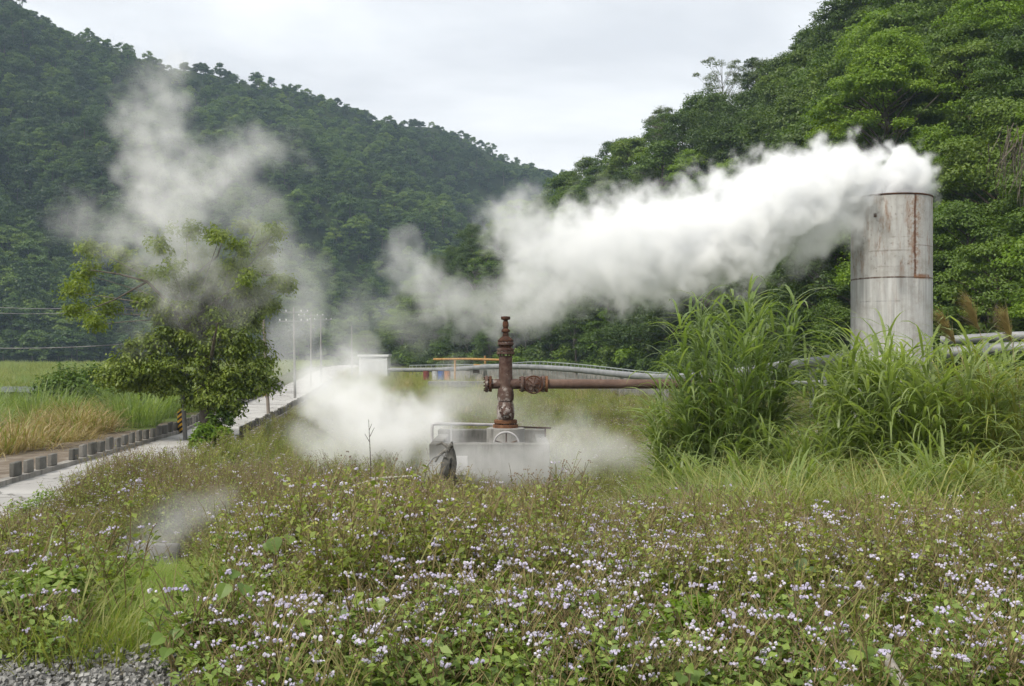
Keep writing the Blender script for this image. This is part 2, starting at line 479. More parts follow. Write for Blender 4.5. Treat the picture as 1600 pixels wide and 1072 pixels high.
HL = hill_fn([-500, -200, 0, 60, 130, 250, 320, 440, 560, 680, 790, 850, 900, 1000, 1150],
             [225, 240, 262, 268, 275, 290, 298, 312, 330, 350, 372, 385, 400, 430, 470],
             [430, 460, 500, 505, 512, 530, 540, 560, 585, 625, 670, 700, 725, 790, 860],
             [-300, -140, -40, 2, 42, 66, 84, 106, 152, 188, 234, 246, 268, 320, 390], 6.0, -1.0, 1.7)
HRT = hill_fn([540, 600, 640, 700, 760, 800, 860, 920, 1000, 1060, 1120, 1200, 1250, 1300, 1400, 1600, 1800, 2100],
              [205, 198, 190, 178, 162, 152, 138, 124, 106, 97, 90, 80, 74, 68, 57, 46, 42, 40],
              [212, 210, 208, 206, 200, 196, 190, 182, 165, 156, 150, 142, 138, 132, 122, 112, 105, 100],
              [545, 510, 455, 375, 335, 325, 300, 262, 205, 180, 140, 120, 60, 10, -120, -260, -330, -380], 8.0, 0.0, .8)


def hill_mesh(name, f, x0, x1, nx, nt, mat):
    xs = np.linspace(x0, x1, nx); ts = np.linspace(-.06, 1.5, nt)
    X, Tt = np.meshgrid(xs, ts); V = f(X, Tt).reshape(-1, 3)
    Fc = [(i * nx + j, i * nx + j + 1, (i + 1) * nx + j + 1, (i + 1) * nx + j) for i in range(nt - 1) for j in range(nx - 1)]
    me = bpy.data.meshes.new(name); me.from_pydata(V.tolist(), [], Fc); me.update(); me.materials.append(mat); me.shade_smooth()
    return tag(link(name, me), kind='structure')


m, T = new_mat('forest_floor')
pos = T.n('ShaderNodeNewGeometry').outputs['Position']
n1 = T.noise(pos, .12, 6, .7).outputs['Fac']
finish(m, T, T.ramp(n1, [(.3, (.012, .018, .007)), (.7, (.035, .05, .016))]), .95, bump=T.noise(pos, .8, 5, .7).outputs['Fac'], bstr=1.0, bdist=1.0, spec=.1)
M_FLOOR = m
hill_mesh('hill', HL, -500, 1150, 120, 40, M_FLOOR)
hill_mesh('hill', HRT, 540, 2100, 120, 40, M_FLOOR)
# ------------------------------------------------------------------ foliage and bark materials
G_DARK = [(0, (.028, .052, .012)), (.35, (.052, .092, .018)), (.7, (.085, .135, .024)), (1, (.13, .18, .034))]
G_MID = [(0, (.042, .078, .012)), (.4, (.080, .140, .018)), (.75, (.12, .185, .026)), (1, (.17, .225, .036))]
G_BRIGHT = [(0, (.075, .145, .014)), (.4, (.135, .225, .020)), (.8, (.19, .28, .030)), (1, (.25, .32, .05))]
G_YEL = [(0, (.10, .15, .02)), (.5, (.18, .24, .035)), (1, (.27, .31, .06))]
M_LF = leaf_mat('leaves_dark', G_DARK, var=.55)
M_LM = leaf_mat('leaves_mid', G_MID, var=.55)
M_LB = leaf_mat('leaves_bright', G_BRIGHT, var=.3, trans=.38)
M_LY = leaf_mat('leaves_yellow_green', G_YEL, var=.2, trans=.4)
M_BARK = flat_mat('bark', (.05, .04, .03), (.13, .11, .09), 5, .9, bstr=.8)
M_BARKG = flat_mat('bark_pale', (.10, .09, .075), (.20, .185, .16), 6, .9, bstr=.6)


def crown(clumps, n, L, tint_top=.25, up=.55, shell=.55, droop=0.0, asp=.55, low=-.45):
    """clumps: list of (centre, (rx, ry, rz)); n leaves per clump"""
    out = []; tn = []
    for c, r in clumps:
        k = int(n * R.uniform(.75, 1.25)); d = unit(rng.normal(size=(k * 3, 3))); d = d[d[:, 2] > low][:k]; k = len(d)
        f = shell + (1 - shell) * rng.random((k, 1)) ** .6
        f = f * (1 + .22 * rng.normal(size=(k, 1)))
        p = np.asarray(c) + d * np.asarray(r) * f
        N = d * .6 + np.array([0, 0, up]) + rng.normal(size=(k, 3)) * .45
        t = d * .6 + np.array([0, 0, -droop])
        out.append(leaves(p, N, L * rng.uniform(.6, 1.25, k), L * asp * rng.uniform(.7, 1.2, k), t))
        tn.append(np.clip(R.uniform(.25, .65) + rng.normal(0, .16, k), 0, 1))
    return np.concatenate(out), np.concatenate(tn)


def branchy(base, ends, r0, r1=.02, mid=.45, sag=.1):
    q = []
    for e in ends:
        b = np.asarray(base, float); e = np.asarray(e, float)
        k = np.linspace(0, 1, 6)[:, None]
        mpt = b + (e - b) * mid + np.array([0, 0, np.linalg.norm(e - b) * sag])
        pts = (1 - k) ** 2 * b + 2 * k * (1 - k) * mpt + k ** 2 * e
        q.append(stem_quads(pts, np.linspace(r0, r1, 6), 5))
    return np.concatenate(q)


def tree_meshes(name, H, cr, ch, nc, crad, nl, L, lm, bark=None, flat=.7, sparse=False, low=-.45, asp=.55, taper=1.0):
    """one kind of tree: returns (crown mesh, trunk mesh)"""
    z0 = H - ch; cl = []
    for i in range(nc):
        a = R.random() * 6.283; u = R.random(); hh = u ** .8
        prof = math.sin(math.pi * min(1, (.18 + .82 * hh)) ** taper) ** .6 if hh < .97 else .3
        rr = cr * prof * (R.uniform(.55, 1.0) if not sparse else R.uniform(.3, 1.05))
        c = (rr * math.cos(a), rr * math.sin(a), z0 + ch * (.08 + .88 * hh) * R.uniform(.92, 1.04))
        s = crad * R.uniform(.65, 1.3)
        cl.append((c, (s * R.uniform(.85, 1.3), s * R.uniform(.85, 1.3), s * flat * R.uniform(.8, 1.1))))
    q, t = crown(cl, nl, L, low=low, asp=asp)
    cm = quad_mesh(name + '_crown', [(q, t, 0)], [lm])
    pts = np.array([(0, 0, -1.2), (.02 * H * R.uniform(-1, 1), .02 * H * R.uniform(-1, 1), H * .3), (.03 * H * R.uniform(-1, 1), .03 * H * R.uniform(-1, 1), H * .62), (0, 0, H * .92)])
    k = np.linspace(0, 1, 9); P4 = np.stack([np.interp(k, np.linspace(0, 1, 4), pts[:, j]) for j in range(3)], 1)
    tq = [stem_quads(P4, np.linspace(H * .022, H * .004, 9), 7)]
    for c, r in cl[::1 if sparse else 2]:
        zb = max(H * .25, c[2] - np.hypot(c[0], c[1]) * R.uniform(.5, 1.0))
        b = np.array([np.interp(zb, P4[:, 2], P4[:, 0]), np.interp(zb, P4[:, 2], P4[:, 1]), zb])
        tq.append(branchy(b, [c], H * .009, H * .0015))
    tq = np.concatenate(tq)
    tm = quad_mesh(name + '_trunk', [(tq, .5, 0)], [bark or M_BARK])
    return cm, tm


# hillside kinds, seen at 50-220 m
KINDS = []
for i in range(3):
    KINDS.append(tree_meshes('dark_a%d' % i, 9 + i, 3.6 + .3 * i, 6.6, 44, 1.15, 190, .34, M_LF))
for i in range(3):
    KINDS.append(tree_meshes('mid_b%d' % i, 8.5 + i, 3.5, 6.0, 40, 1.1, 190, .33, M_LM, flat=.5))
KINDS.append(tree_meshes('bright_c0', 9, 3.6, 6.2, 40, 1.15, 190, .33, M_LB, flat=.45))
KINDS.append(tree_meshes('slim_d0', 13, 3.6, 5.2, 46, .62, 90, .24, M_LM, bark=M_BARKG, sparse=True, taper=.7))
KINDS.append(tree_meshes('slim_d1', 12, 2.4, 7.5, 42, .6, 120, .26, M_LF, bark=M_BARKG, sparse=True))
NEAR = [tree_meshes('near_dark%d' % i, 9.5, 3.7, 7.2, 60, 1.0, 360, .21, M_LF) for i in range(2)] + [tree_meshes('near_mid%d' % i, 9.5, 3.7, 7.0, 60, 1.0, 360, .21, M_LM, flat=.5) for i in range(2)] + [tree_meshes('near_bright', 9.5, 3.8, 7.0, 62, .95, 340, .21, M_LB, flat=.5)]
KLAB = {'dark': ('dark green broadleaf tree packed among others on the steep hillside at right', 'broadleaf_tree'),
        'mid': ('mid green layered tree packed among others on the steep hillside at right', 'broadleaf_tree'),
        'bright': ('fresh bright green tree packed among darker ones on the hillside at right', 'broadleaf_tree'),
        'slim': ('slender pale trunked tree with thin see-through crown on the hillside at right', 'slender_tree')}


def plant_tree(km, loc, rz, sc, label, name='broadleaf_tree', group='trees on the hillside at right'):
    t = thing(name, label, 'tree', loc, rz, group)
    t.scale = (sc, sc, sc)
    link('crown', km[0], t); link('trunk', km[1], t)
    return t


# trees of the right hill, each one its own thing (dart throwing for even spacing)
pts = []; tries = 0
tops = []
while len(pts) < 262 and tries < 60000:
    tries += 1
    px = R.uniform(565, 1760); t = R.uniform(0.0, 1.03)
    p = HRT(px, t)
    if px > 1200 and CZ + (p[2] + 0 - CZ) > CZ and (HY - (p[2] - CZ) / p[1] * F) < -60: continue       # wholly above the frame
    smin = 4.3 if p[1] < 110 else 5.0
    if all((p[0] - q[0]) ** 2 + (p[1] - q[1]) ** 2 + (p[2] - q[2]) ** 2 > smin * smin for q, _ in pts):
        pts.append((p, px))
for p, px in pts:
    u = R.random()
    k = R.choice([0, 1, 2]) if u < .42 else R.choice([3, 4, 5]) if u < .84 else 6 if u < .94 else R.choice([7, 8])
    sc = R.uniform(.75, 1.15) * (.85 if p[2] < 1.5 else 1)
    lab = 'dark' if k < 3 else 'mid' if k < 6 else 'bright' if k == 6 else 'slim'
    if px > 1290 and R.random() < .42: k, lab = (6, 'bright') if R.random() < .55 else (R.choice([3, 4, 5]), 'mid')
    km = KINDS[k] if (k > 6 or p[1] > 82) else NEAR[4] if k == 6 else NEAR[(k % 2) + (2 if k > 2 else 0)]
    plant_tree(km, tuple(p - np.array([0, 0, .3])), R.random() * 6.28, sc, KLAB[lab][0], KLAB[lab][1], 'trees on the hillside at right: ' + lab)

# slender trees standing on the skyline of the right hill
M_LS = leaf_mat('skyline_leaves', [(0, (.07, .10, .045)), (.5, (.11, .15, .065)), (1, (.17, .20, .10))], var=.2)
for ki, (px, py, w_, h_) in enumerate(((1128, 84, 92, 108), (1192, 96, 44, 80), (1040, 170, 66, 80), (1262, 60, 60, 90))):
    p = HRT(px, .97); s_ = p[1] / F; cr_, ch_ = w_ * s_ / 2, h_ * s_ * .8; H_ = h_ * s_ * 1.5
    cl = []; 
    for i in range(44):
        a = R.random() * 6.283; f = R.random(); rr = cr_ * math.sqrt(max(.05, 1 - (2 * f - .9) ** 2 / 1.25)) * R.uniform(.35, 1.0); r = R.uniform(.45, .8)
        cl.append(((rr * math.cos(a), rr * math.sin(a), H_ - ch_ + f * ch_), (r * 1.3, r * 1.3, r * .7)))
    q, t_ = crown(cl, 150, .25, low=-.6, asp=.45)
    tq = [stem_quads(np.array([(0, 0, -1), (.1, 0, H_ * .4), (0, .1, H_ * .95)]), [.13, .10, .03], 6)]
    for c, r in cl: tq.append(branchy((.08, 0, min(H_ * .8, max(H_ * .3, c[2] - 1.6 - np.hypot(c[0], c[1]) * .8))), [c], .045, .012, .5, .02))
    plant_tree((quad_mesh('feathery_crown_%d' % ki, [(q, t_, 0)], [M_LS]), quad_mesh('feathery_trunk_%d' % ki, [(np.concatenate(tq), .5, 0)], [M_BARKG])), (p[0], p[1], CZ + (HY - py) * s_ - H_), 0, 1,
               ('tallest pale feathery tree standing out on the right skyline', 'small pale feathery tree just right of the tallest one on the skyline', 'pale feathery tree low on the right skyline nearest the valley', 'dark thin topped tree highest on the right skyline')[ki], 'feathery_tree', None)

# the big light green tree behind the tank
bt = tree_meshes('big_bright', 13, 4.9, 11.0, 185, .85, 260, .23, M_LB, flat=.55)
p = HRT(1385, .17); plant_tree(bt, (p[0], p[1], CZ + (HY - 62) / F * p[1] - 13), 1.0, 1.0, 'large fresh green tree with layered sprays rising behind the steam above the steel tank', 'bright_tree', None)
# bare dry vines hanging from the trees at the right edge
hv = thing('hanging_vines', 'bundle of pale bare vines hanging from the dark trees at the right edge', 'vines', P(1580, 320, 44))
vq = []
for i in range(34):
    x0 = R.gauss(1585, 16); y0 = R.uniform(190, 235); a = np.array(P(x0, y0, 44 + R.uniform(-.6, .6))); e = np.array(P(x0 + R.gauss(-12, 16), R.uniform(270, 330), 44 + R.uniform(-.8, .8)))
    k = np.linspace(0, 1, 7)[:, None]; q = a + (e - a) * k + np.sin(k * 6 + i) * np.array([[.12, .1, 0]]); vq.append(stem_quads(q - np.array(hv.location), np.linspace(.022, .008, 7), 4))
link('vine', quad_mesh('hanging_vines', [(np.concatenate(vq), .5, 0)], [flat_mat('dry_vine', (.06, .05, .04), (.14, .12, .09), 4, .9)]), hv)
# low shrubs that close the foot of the right hill and its gaps
def shrub_mesh(name, n, L, lm, r=1.3, h=1.5, nc=12):
    cl = [((R.gauss(0, r * .5), R.gauss(0, r * .5), h * R.uniform(.25, .8)), (r * .5, r * .5, r * .4)) for _ in range(nc)]
    q, t = crown(cl, n, L, low=-.2)
    return quad_mesh(name, [(q, t, 0)], [lm])
SHR = [shrub_mesh('shrub_%d' % i, 120, .30, lm) for i, lm in enumerate((M_LF, M_LM, M_LF, M_LB))]
SP = []
for i in range(1500):
    px = R.uniform(545, 1800); t = R.random() ** 1.3 * 1.0 - .04
    SP.append(HRT(px, t))
SP = np.array(SP)
scatter('undergrowth', SP, rng.random(len(SP)) * 6.28, rng.uniform(.7, 1.7, len(SP)), rng.choice([0, 1, 2, 3], len(SP), p=[.4, .3, .22, .08]), SHR,
        'dense shrubs and saplings under the trees of the right hillside')

# far forest on the left hill: one mass
M_FD = leaf_mat('far_leaves_dark', [(0, (.014, .030, .009)), (.3, (.032, .064, .015)), (.7, (.064, .115, .022)), (1, (.13, .19, .035))], var=.7)
M_FM = leaf_mat('far_leaves_mid', [(0, (.024, .050, .010)), (.3, (.055, .105, .016)), (.7, (.105, .17, .025)), (1, (.19, .25, .04))], var=.7)
M_FB = leaf_mat('far_leaves_bright', [(0, (.055, .10, .014)), (.5, (.11, .175, .022)), (1, (.19, .25, .045))], var=.6)
FK = []
for i in range(7):
    lm = (M_FD, M_FM, M_FD, M_FM, M_FM, M_FD, M_FB)[i]
    cl = []
    H = 9; cr = R.uniform(3.2, 4.6)
    for j in range(20):
        a = R.random() * 6.283; rr = cr * math.sqrt(R.random()); c = (rr * math.cos(a), rr * math.sin(a), 8.4 - 6.0 * (rr / cr) ** 2 * R.uniform(.7, 1.2) + R.gauss(0, .5))
        s = R.uniform(1.0, 1.7); cl.append((c, (s, s, s * .6)))
    q, t = crown(cl, 75, .72, low=-.2, asp=.7)
    tq = stem_quads(np.array([(0, 0, -1.5), (0, 0, 3), (0.2, 0, 7)]), [.22, .18, .05], 5)
    FK.append(quad_mesh('far_tree_%d' % i, [(q, t, 0), (tq, .5, 1)], [lm, M_BARK]))
N = 7200
FX = rng.uniform(-420, 1080, N); FT = rng.random(N) * 1.06
FP = HL(FX, FT); FP[:, 0] += rng.normal(0, 2, N); FP[:, 2] -= np.where(FT > .84, 2.7, .4)
FS = rng.uniform(.5, 1.05, N) * (1 + .3 * (rng.random(N) < .08)); FS[FT > .88] *= .72
ff = fbm(FX / 70., FT * 9) + rng.normal(0, .22, N)          # stands of one kind run together
FI = np.select([ff < -.32, ff < -.12, ff < .02, ff < .16, ff < .30, ff < .46], [0, 2, 5, 1, 3, 4], 6)
scatter('forest', FP, rng.random(N) * 6.28, FS, FI, FK, 'far wooded hillside of close standing trees rising at left', tilt=.05)
# tree line at the foot of the left hill
# ------------------------------------------------------------------ materials for built things
def rust_mat(name, cols, scale=7, rough=.85, crust=None):
    m, T = new_mat(name)
    tc = T.n('ShaderNodeTexCoord').outputs['Object']
    a = T.noise(tc, scale, 6, .68, .5).outputs['Fac']; b = T.noise(tc, scale * .35, 3, .5).outputs['Fac']
    c1 = T.ramp(a, [(.28, cols[0]), (.48, cols[1]), (.62, cols[2]), (.78, cols[3])])
    c = T.mix(T.map(b, .45, .68, 0, .65), c1, cols[2])
    f = T.noise(tc, scale * 8, 4, .7).outputs['Fac']
    if crust:      # pale mineral crust left by the spray low on the pipework
        z = T.n('ShaderNodeSeparateXYZ', {0: tc}).outputs[2]
        lim = T.map(z, crust[0], crust[1], .44, .70); cn = T.noise(tc, 5.0, 6, .7).outputs['Fac']
        c = T.mix(T.math('MULTIPLY', T.math('SUBTRACT', cn, lim), 7.0, clamp=True), c, (.36, .33, .31))
    return finish(m, T, c, rough, .15, bump=T.math('ADD', a, T.math('MULTIPLY', f, .5)), bstr=.7, bdist=.012, spec=.25)


M_RUST = rust_mat('rusted_iron', [(.026, .016, .013), (.070, .038, .030), (.118, .080, .066), (.20, .150, .130)], crust=(1.5, 3.2))
M_RUSTD = rust_mat('dark_rusted_iron', [(.016, .010, .008), (.045, .022, .015), (.10, .043, .022), (.17, .075, .04)], 10)
M_RUSTO = rust_mat('orange_rusted_iron', [(.05, .026, .018), (.12, .055, .030), (.20, .10, .05), (.28, .20, .15)], 9)
M_RUSTP = rust_mat('faded_rust_pipe', [(.07, .046, .038), (.115, .074, .058), (.155, .103, .080), (.19, .135, .11)], 2.2)
M_GALV = flat_mat('galvanised_pipe', (.15, .155, .16), (.26, .265, .27), 1.6, .62, .12, .1)
M_GREYP = flat_mat('grey_painted_rail', (.20, .23, .22), (.33, .36, .35), 3, .6, .1, .1)
M_WHITE = flat_mat('weathered_white_paint', (.52, .53, .53), (.68, .69, .70), 2, .6)
M_DULL = flat_mat('dull_chalky_paint', (.26, .25, .255), (.50, .49, .50), 3, .75)
M_POLE = flat_mat('pole_concrete', (.15, .146, .138), (.23, .225, .215), 2, .85)
M_POLEB = flat_mat('pole_wood', (.15, .12, .10), (.27, .24, .21), 2, .9)
M_PORC = flat_mat('white_porcelain', (.55, .55, .55), (.72, .72, .72), 5, .3)
M_WIRE = flat_mat('wire_metal', (.10, .10, .10), (.22, .22, .22), 3, .6)
M_OCHRE = flat_mat('rusty_yellow_paint', (.22, .10, .04), (.42, .26, .08), 4, .8)


def concrete_mat(name, a, b, stain=(.09, .085, .075), amt=.6, vert=True):
    m, T = new_mat(name)
    pos = T.n('ShaderNodeNewGeometry').outputs['Position']
    n1 = T.noise(pos, 1.6, 6, .65).outputs['Fac']
    st = T.noise(T.vmath('MULTIPLY', pos, (5, 5, .7 if vert else 5)), 1.0, 5, .65).outputs['Fac']
    n2 = T.noise(pos, 45, 3, .6).outputs['Fac']
    col = T.ramp(n1, [(.3, a), (.7, b)])
    col = T.mix(T.map(st, .5, .72, 0, amt), col, stain)
    return finish(m, T, col, .92, bump=n2, bstr=.5, bdist=.012, spec=.2)


M_CONC = concrete_mat('pale_concrete', (.11, .108, .10), (.22, .215, .20), (.035, .036, .028), amt=.9)
M_CONCD = concrete_mat('mossy_kerb_concrete', (.17, .16, .145), (.31, .295, .27), (.05, .05, .042), .75)
M_CONCW = concrete_mat('retaining_wall_concrete', (.19, .185, .17), (.31, .30, .285), (.06, .058, .05), .75)

# ------------------------------------------------------------------ steel steam silencer tank
def tank_mat():
    m, T = new_mat('tank_steel')
    oc = T.n('ShaderNodeTexCoord').outputs['Object']; s = T.n('ShaderNodeSeparateXYZ', {0: oc})
    ang = T.math('ARCTAN2', s.outputs[0], T.math('MULTIPLY', s.outputs[1], -1))    # 0 faces the camera, grows to the right
    z = s.outputs[2]
    v = T.n('ShaderNodeCombineXYZ', {0: T.math('MULTIPLY', ang, 5.0), 1: T.math('MULTIPLY', z, .16), 2: 0.0}).outputs[0]
    st = T.noise(v, 1.6, 5, .6).outputs['Fac']
    v2 = T.n('ShaderNodeCombineXYZ', {0: T.math('MULTIPLY', ang, 26), 1: T.math('MULTIPLY', z, .35), 2: 3.0}).outputs[0]
    st2 = T.noise(v2, 1.0, 4, .65).outputs['Fac']
    bl = T.noise(oc, 1.1, 6, .7).outputs['Fac']; sp = T.noise(oc, 5.5, 5, .75).outputs['Fac']
    col = T.ramp(st, [(.3, (.30, .30, .295)), (.5, (.42, .42, .415)), (.7, (.55, .55, .545))])
    col = T.mix(T.map(st2, .5, .75, 0, .5), col, (.24, .225, .205))
    # panels: the upper ring is duller than the lower one
    up = T.map(z, 5.72, 5.78, 0, .35); col = T.mix(up, col, (.33, .315, .295))
    # vertical rust run down the seam of the upper ring
    wob = T.math('MULTIPLY', T.math('SUBTRACT', T.noise(oc, 2.5, 4, .7).outputs['Fac'], .5), .10)
    da = T.math('ABSOLUTE', T.math('SUBTRACT', T.math('ADD', ang, wob), .23))
    core = T.math('MULTIPLY', T.map(da, .012, .055, 1, 0), T.map(z, 5.7, 5.9, 0, 1))
    halo = T.math('MULTIPLY', T.math('MULTIPLY', T.map(da, .02, .30, 1, 0), T.map(sp, .42, .62, 0, .75)), T.map(z, 5.6, 6.4, .15, 1))
    mot = T.map(T.noise(oc, .9, 6, .72).outputs['Fac'], .46, .66, 0, .55); col = T.mix(mot, col, (.25, .235, .21)); rs = T.math('MULTIPLY', T.map(T.noise(T.vmath('MULTIPLY', oc, (2.2, 2.2, .5)), 1.3, 6, .75).outputs['Fac'], .51, .68, 0, .85), T.map(z, 5.6, 6.3, .25, 1)); col = T.mix(rs, col, (.22, .13, .08))
    col = T.mix(halo, col, (.24, .125, .065)); col = T.mix(T.math('MULTIPLY', core, T.map(sp, .3, .5, .5, 1)), col, (.10, .042, .020))
    # horizontal welds with rust
    def weld(z0, wd, c, amt, lo=-9., hi=9.):
        nonlocal col
        d = T.math('ABSOLUTE', T.math('SUBTRACT', z, T.math('ADD', z0, T.math('MULTIPLY', wob, .15))))
        f = T.math('MULTIPLY', T.math('MULTIPLY', T.map(d, wd * .3, wd, 1, 0), T.map(bl, .38, .56, .15, 1) if amt < .95 else 1.0), T.math('MULTIPLY', T.math('GREATER_THAN', ang, lo), T.math('LESS_THAN', ang, hi)))
        col = T.mix(T.math('MULTIPLY', f, T.map(sp, .3, .6, amt * .3, amt)), col, c)
    weld(5.75, .045, (.085, .045, .025), 1.0)
    weld(5.78, .13, (.20, .09, .04), 1.0, .2, .75)
    weld(4.86, .030, (.10, .10, .095), .5, -1.2, -.15)
    weld(6.75, .04, (.13, .10, .08), .5, -.9, .1); weld(6.15, .035, (.12, .09, .07), .5, -.7, -.1); weld(7.25, .03, (.15, .11, .08), .5, -.35, .5)
    weld(6.95, .03, (.13, .09, .07), .7, .2, 1.3)
    drip = T.math('MULTIPLY', T.map(sp, .56, .66, 0, 1), T.map(st2, .42, .6, 0, 1)); drip = T.math('MULTIPLY', drip, T.map(z, 5.6, 6.2, .1, .8))
    col = T.mix(drip, col, (.09, .065, .05))
    top = T.map(z, 8.7, 9.15, 0, .45); col = T.mix(T.math('MULTIPLY', top, T.map(st2, .35, .6)), col, (.20, .13, .095))
    return finish(m, T, col, .68, .08, bump=T.math('ADD', sp, T.math('MULTIPLY', bl, 3.0)), bstr=.18, bdist=.03, spec=.35)


tk = P(1392.5, 548, 38.6); TR = 1.49
tank = thing('steam_silencer_tank', 'tall open topped steel cylinder tank with rust streaks breathing out white steam', 'tank', (tk.x, tk.y, 0))
TH = CZ + (HY - 307) / F * 37.9
b = MB(); b.lathe([(TR, -.3), (TR, 2), (TR, 4.0), (TR, 5.74), (TR + .012, 5.745), (TR + .012, 5.765), (TR, 5.77), (TR, 7.4), (TR, TH), (TR - .02, TH), (TR - .02, 5), (TR - .02, 3)], n=72, cap=False)
b.obj('shell', tank_mat(), tank)
b = MB(); b.torus((0, 0, TH), (0, 0, 1), TR - .005, .035, 72, 8); b.obj('rim', M_RUSTD, tank)
b = MB(); b.lathe([(TR + .35, -.4), (TR + .35, .35), (TR + .3, .40), (.2, .40)], n=40); b.obj('base', M_CONCW, tank)
b = MB()
for a in (-.75,): b.box((TR * math.sin(a) * 1.004, -TR * math.cos(a) * 1.004, 8.1), (.10, .06, .14), Matrix.Rotation(a, 3, 'Z'), .01)
b.obj('bracket', M_RUSTD, tank)

# ------------------------------------------------------------------ geothermal wellhead
WD = 22.0; S = WD / F; wx = P(790, 0, WD).x
def WZ(py): return CZ + (HY - py) * S
well = thing('wellhead', 'rusted iron wellhead with flanges and valves standing on the concrete well cellar', 'wellhead', (wx, WD, 0))
b = MB(); b.lathe([(10.5 * S, WZ(668)), (10.5 * S, WZ(640)), (10.8 * S, WZ(600)), (10.2 * S, WZ(556))], n=28)
b.lathe([(12.5 * S, WZ(626)), (13.2 * S, WZ(618)), (12.2 * S, WZ(610)), (11, WZ(606)) if 0 else (11.2 * S, WZ(606))], n=28)
b.obj('riser_pipe', M_RUST, well)
def flange(name, parent, o, axis, R0, th, nb=12, mat=None, bolt=True, br=1.1):
    ax = Vector(axis).normalized(); o = Vector(o)
    b = MB(); b.lathe([(R0 * .96, -th / 2), (R0, -th / 2 + .008), (R0, th / 2 - .008), (R0 * .96, th / 2)], o, ax, 32)
    f = b.obj(name, mat or M_RUST, parent)
    if bolt:
        q = ax.to_track_quat('Z', 'Y'); b = MB()
        for i in range(nb):
            a = 2 * math.pi * (i + .5) / nb; c = o + q @ Vector((R0 * .83 * math.cos(a), R0 * .83 * math.sin(a), 0))
            b.lathe([(br * S, -th * .5 - .035), (br * S, th * .5 + .035)], c, ax, 6)
        b.obj('bolts', M_RUSTD, f)
    return f
def wfl(py, R_, th_px, mat=None, **k): return flange('flange', well, (0, 0, WZ(py)), (0, 0, 1), R_ * S, th_px * S, mat=mat, **k)
wfl(666, 20, 6, M_RUSTO); wfl(658.5, 18, 5.5, M_RUSTO, bolt=False)
wfl(551.5, 14, 4.2); wfl(546.5, 13.2, 4.0, bolt=False); wfl(537, 12.6, 4.0); wfl(532.6, 12.2, 3.2, M_RUSTD, bolt=False)
b = MB(); b.lathe([(10 * S, WZ(545)), (9.0 * S, WZ(541)), (10 * S, WZ(539))], n=24)
b.lathe([(11.5 * S, WZ(531.5)), (8.5 * S, WZ(528)), (5 * S, WZ(525.5)), (4.3 * S, WZ(521))], n=24); b.obj('bonnet', M_RUSTD, well)
b = MB(); b.lathe([(4.0 * S, WZ(522)), (4.3 * S, WZ(519.5)), (6.4 * S, WZ(518.5)), (6.6 * S, WZ(516.2)), (5.6 * S, WZ(515)), (3.6 * S, WZ(513)), (4.8 * S, WZ(509)), (4.6 * S, WZ(504)), (3.4 * S, WZ(501.5)), (3.4 * S, WZ(500.5)), (6.4 * S, WZ(499.2)), (6.8 * S, WZ(496)), (5.0 * S, WZ(494.6)), (2.4 * S, WZ(494.2))], n=18)
for i in range(4):
    a = i * math.pi / 2 + .4
    b.box((5.6 * S * math.cos(a), 5.6 * S * math.sin(a), WZ(497)), (.05, .05, .07), Matrix.Rotation(a, 3, 'Z'), .008)
b.obj('valve_cap', M_RUSTD, well)
# lower master valve: bulged body and hand wheel hub facing the camera
b = MB(); b.lathe([(11 * S, WZ(657)), (13.2 * S, WZ(653)), (13.8 * S, WZ(646)), (13.8 * S, WZ(638)), (12.2 * S, WZ(630)), (11 * S, WZ(627))], n=28)
b.lathe([(9.5 * S, 0), (9.5 * S, .10), (7 * S, .14), (4 * S, .16), (3.4 * S, .26)], (0, -12 * S, WZ(643)), (0, -1, 0), 20)
vb = b.obj('valve_body', M_RUST, well)
b = MB()
for i in range(8):
    a = 2 * math.pi * i / 8; b.lathe([(1.2 * S, 0), (1.2 * S, .05)], (8.3 * S * math.cos(a), -12 * S - .09, WZ(643) + 8.3 * S * math.sin(a)), (0, -1, 0), 6)
b.obj('bolts', M_RUSTD, vb)
# side outlet to the left with blind flange
zc = WZ(600)
b = MB(); b.lathe([(7.6 * S, -29 * S), (7.6 * S, 0), (8.0 * S, 9 * S), (8.0 * S, 36 * S)], (0, 0, zc), (1, 0, 0), 24); b.obj('side_outlet', M_RUST, well)
flange('blind_flange', well, (-29.5 * S, 0, zc), (1, 0, 0), 13 * S, 4.5 * S); flange('flange', well, (-23.5 * S, 0, zc), (1, 0, 0), 12.3 * S, 4 * S, mat=M_RUSTD, bolt=False)
# gate valve on the right arm
vv = Vector((43 * S, 0, zc))
b = MB(); b.lathe([(8.5 * S, -14 * S), (12 * S, -11 * S), (12.8 * S, -3 * S), (12.8 * S, 6 * S), (11.5 * S, 11 * S), (8.5 * S, 14 * S)], vv, (1, 0, 0), 28)
b.lathe([(12 * S, 0), (12 * S, .14), (11 * S, .17), (6 * S, .19), (3 * S, .22), (2.4 * S, .40)], vv + Vector((0, -9 * S, 0)), (0, -1, 0), 24)
gv = b.obj('gate_valve', M_RUST, well)
b = MB()
for i in range(10):
    a = 2 * math.pi * i / 10; b.lathe([(1.5 * S, 0), (1.5 * S, .055)], vv + Vector((9.8 * S * math.cos(a), -9 * S - .13, 9.8 * S * math.sin(a))), (0, -1, 0), 6)
b.obj('bolts', M_RUSTD, gv)
b = MB(); hw = vv + Vector((0, -9 * S - .36, 0)); b.torus(hw, (0, 1, 0), 13.2 * S, 1.1 * S, 32, 8)
for i in range(6):
    a = math.pi * 2 * i / 6 + .3; b.tube([hw, hw + Vector((13 * S * math.cos(a), 0, 13 * S * math.sin(a)))], .8 * S, 6)
b.obj('hand_wheel', M_RUSTD, gv)
